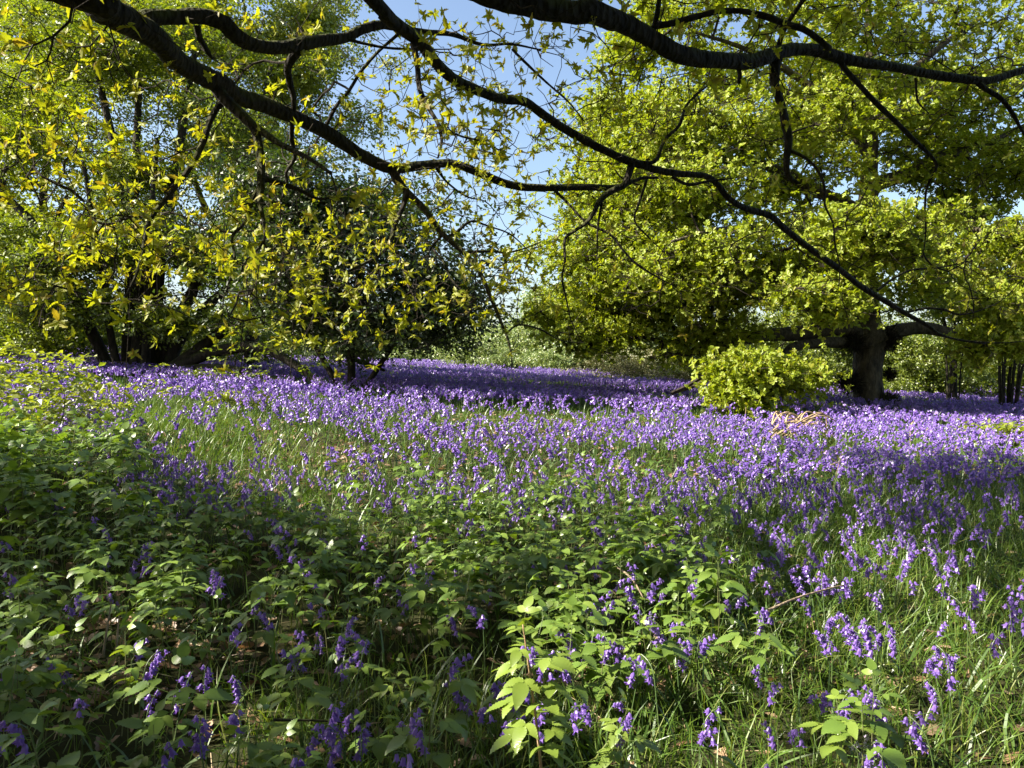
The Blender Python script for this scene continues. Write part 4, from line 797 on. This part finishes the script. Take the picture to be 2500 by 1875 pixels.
stalks('fallen_stick', 'thin dark stick across the dark leaves at the bottom left of the centre', 'stick', [dpts([(590, 1555), (680, 1556), (780, 1564)], 2.6, .1)], 'bark3', G2, .005)
stalks('fallen_stick', 'bent dark bramble stem arching over leaves at the left', 'stick', [dpts([(150, 1455), (260, 1448), (360, 1460), (410, 1480)], 3.0, .1)], 'bark3', G2, .004)
stalks('fallen_stick', 'tan dry stems standing in the sunny litter at the lower left', 'stick', [dpts([(222, 1420), (232, 1350), (240, 1300)], 3.2), dpts([(250, 1410), (258, 1330)], 3.2), dpts([(215, 1470), (290, 1445)], 3.1)], 'palewood', G2, .005)
BROAD = [spray(600+i, 7, .075, .34) for i in range(4)]
def sapling(lab, stem_pts, d, n, rx, rz, cxy, mat='rasp', r=.006, ntw=3, group='young saplings at the left', name='hazel_sapling', L=1.0, tufts=2):
    P = dpts(stem_pts, d); P[0, 2] = float(hz(P[0, 0], P[0, 1]))-.04; b = P[0].copy(); b[2] += .04; root = link(name, None); root.location = Vector(b); tag(root, lab, 'sapling', group)
    mb = MB(); q = np.concatenate([P-b, np.linspace(r, r*.4, len(P))[:, None]], 1); Lq = tube(mb, q, .05, 6, .06, .004, n*.1); mb.build('stem', M['twig'], root, True)
    c = pt(cxy[0]*D2, cxy[1]*D2, d); T = ellipsoid(n, c, (rx, rx*.7, rz)); G = grow(Lq[:, :3]+b, T, .12, .2, .12, .02, .05); tb = MB(); twig_mesh(tb, G, .0016, 2.3, 3, r*.6); tb.v = [v-b for v in tb.v]; tag(tb.build('twigs', M['twig'], root), None, None, None, 'stuff')
    lb = MB(); t2 = np.repeat(T, tufts, 0)+rng.normal(0, .05, (n*tufts, 3)); scatter(lb, BROAD, t2-b, 1.6, None, .8*L, 1.3*L, .35); lb.build('crown', M[mat], root)
sapling('thin upright hazel sapling before the coppice stool', [(255, 1060), (258, 980), (266, 900), (272, 800), (278, 700), (282, 600)], 9.5, 34, 1.15, .5, (180, 860), 'light')
sapling('low leafy hazel sapling at the left border', [(60, 980), (70, 900), (90, 820), (70, 740)], 8.5, 60, .8, .55, (60, 830), 'light')
sapling('slender hazel sapling with an arched side twig left of the stool', [(120, 1000), (128, 930), (140, 860), (120, 800)], 8.2, 34, .5, .35, (130, 880), 'light', .007)
sapling('straggly dark sapling under the arching coppice limbs', [(625, 880), (628, 800), (635, 700), (650, 620)], 16, 40, 1.6, .8, (600, 740), 'green', .012, L=1.2)
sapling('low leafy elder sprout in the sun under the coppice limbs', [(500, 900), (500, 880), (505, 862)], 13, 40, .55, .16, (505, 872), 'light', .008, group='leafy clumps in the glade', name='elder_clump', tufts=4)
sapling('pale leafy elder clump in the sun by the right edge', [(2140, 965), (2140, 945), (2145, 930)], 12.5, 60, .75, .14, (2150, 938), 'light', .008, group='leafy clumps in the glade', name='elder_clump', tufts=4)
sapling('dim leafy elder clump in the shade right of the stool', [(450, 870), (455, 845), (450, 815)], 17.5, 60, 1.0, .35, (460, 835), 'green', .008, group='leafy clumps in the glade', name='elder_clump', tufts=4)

# ------------------------------------------------------------------ camera, sky, sun
cam = bpy.data.cameras.new('camera'); cam.sensor_width = 36; cam.lens = 36*F/2500; cam.clip_end = 2000; cam.clip_start = .05
co = bpy.data.objects.new('camera', cam); C.objects.link(co); co.location = CAM; co.rotation_euler = (math.pi/2+PITCH, 0, 0); sc.camera = co
w = bpy.data.worlds.new('World'); sc.world = w; w.use_nodes = True; nt = w.node_tree; bg = nt.nodes['Background']
sky = nt.nodes.new('ShaderNodeTexSky'); sky.sky_type = 'NISHITA'; sky.sun_disc = False; sky.sun_elevation = SUN_EL; sky.sun_rotation = math.atan2(SUN[0], SUN[1]) % (2*math.pi); sky.dust_density = 2.2; sky.air_density = 1.0; sky.altitude = 100
nt.links.new(sky.outputs[0], bg.inputs[0]); bg.inputs[1].default_value = .078
sl = bpy.data.lights.new('sun', 'SUN'); sl.energy = 5.0; sl.angle = math.radians(.53); sl.color = (1, .93, .80)
so = bpy.data.objects.new('sun', sl); C.objects.link(so); so.location = (-20, -5, 25); so.rotation_euler = Vector(SUN).to_track_quat('Z', 'Y').to_euler()
v = sc.view_settings; v.view_transform = 'Standard'; v.look = 'None'; v.gamma = 1; v.exposure = 1.78; v.use_curve_mapping = False
cy = sc.cycles; cy.max_bounces = 6; cy.diffuse_bounces = 2; cy.glossy_bounces = 2; cy.transmission_bounces = 4; cy.transparent_max_bounces = 4; cy.caustics_reflective = False; cy.caustics_refractive = False
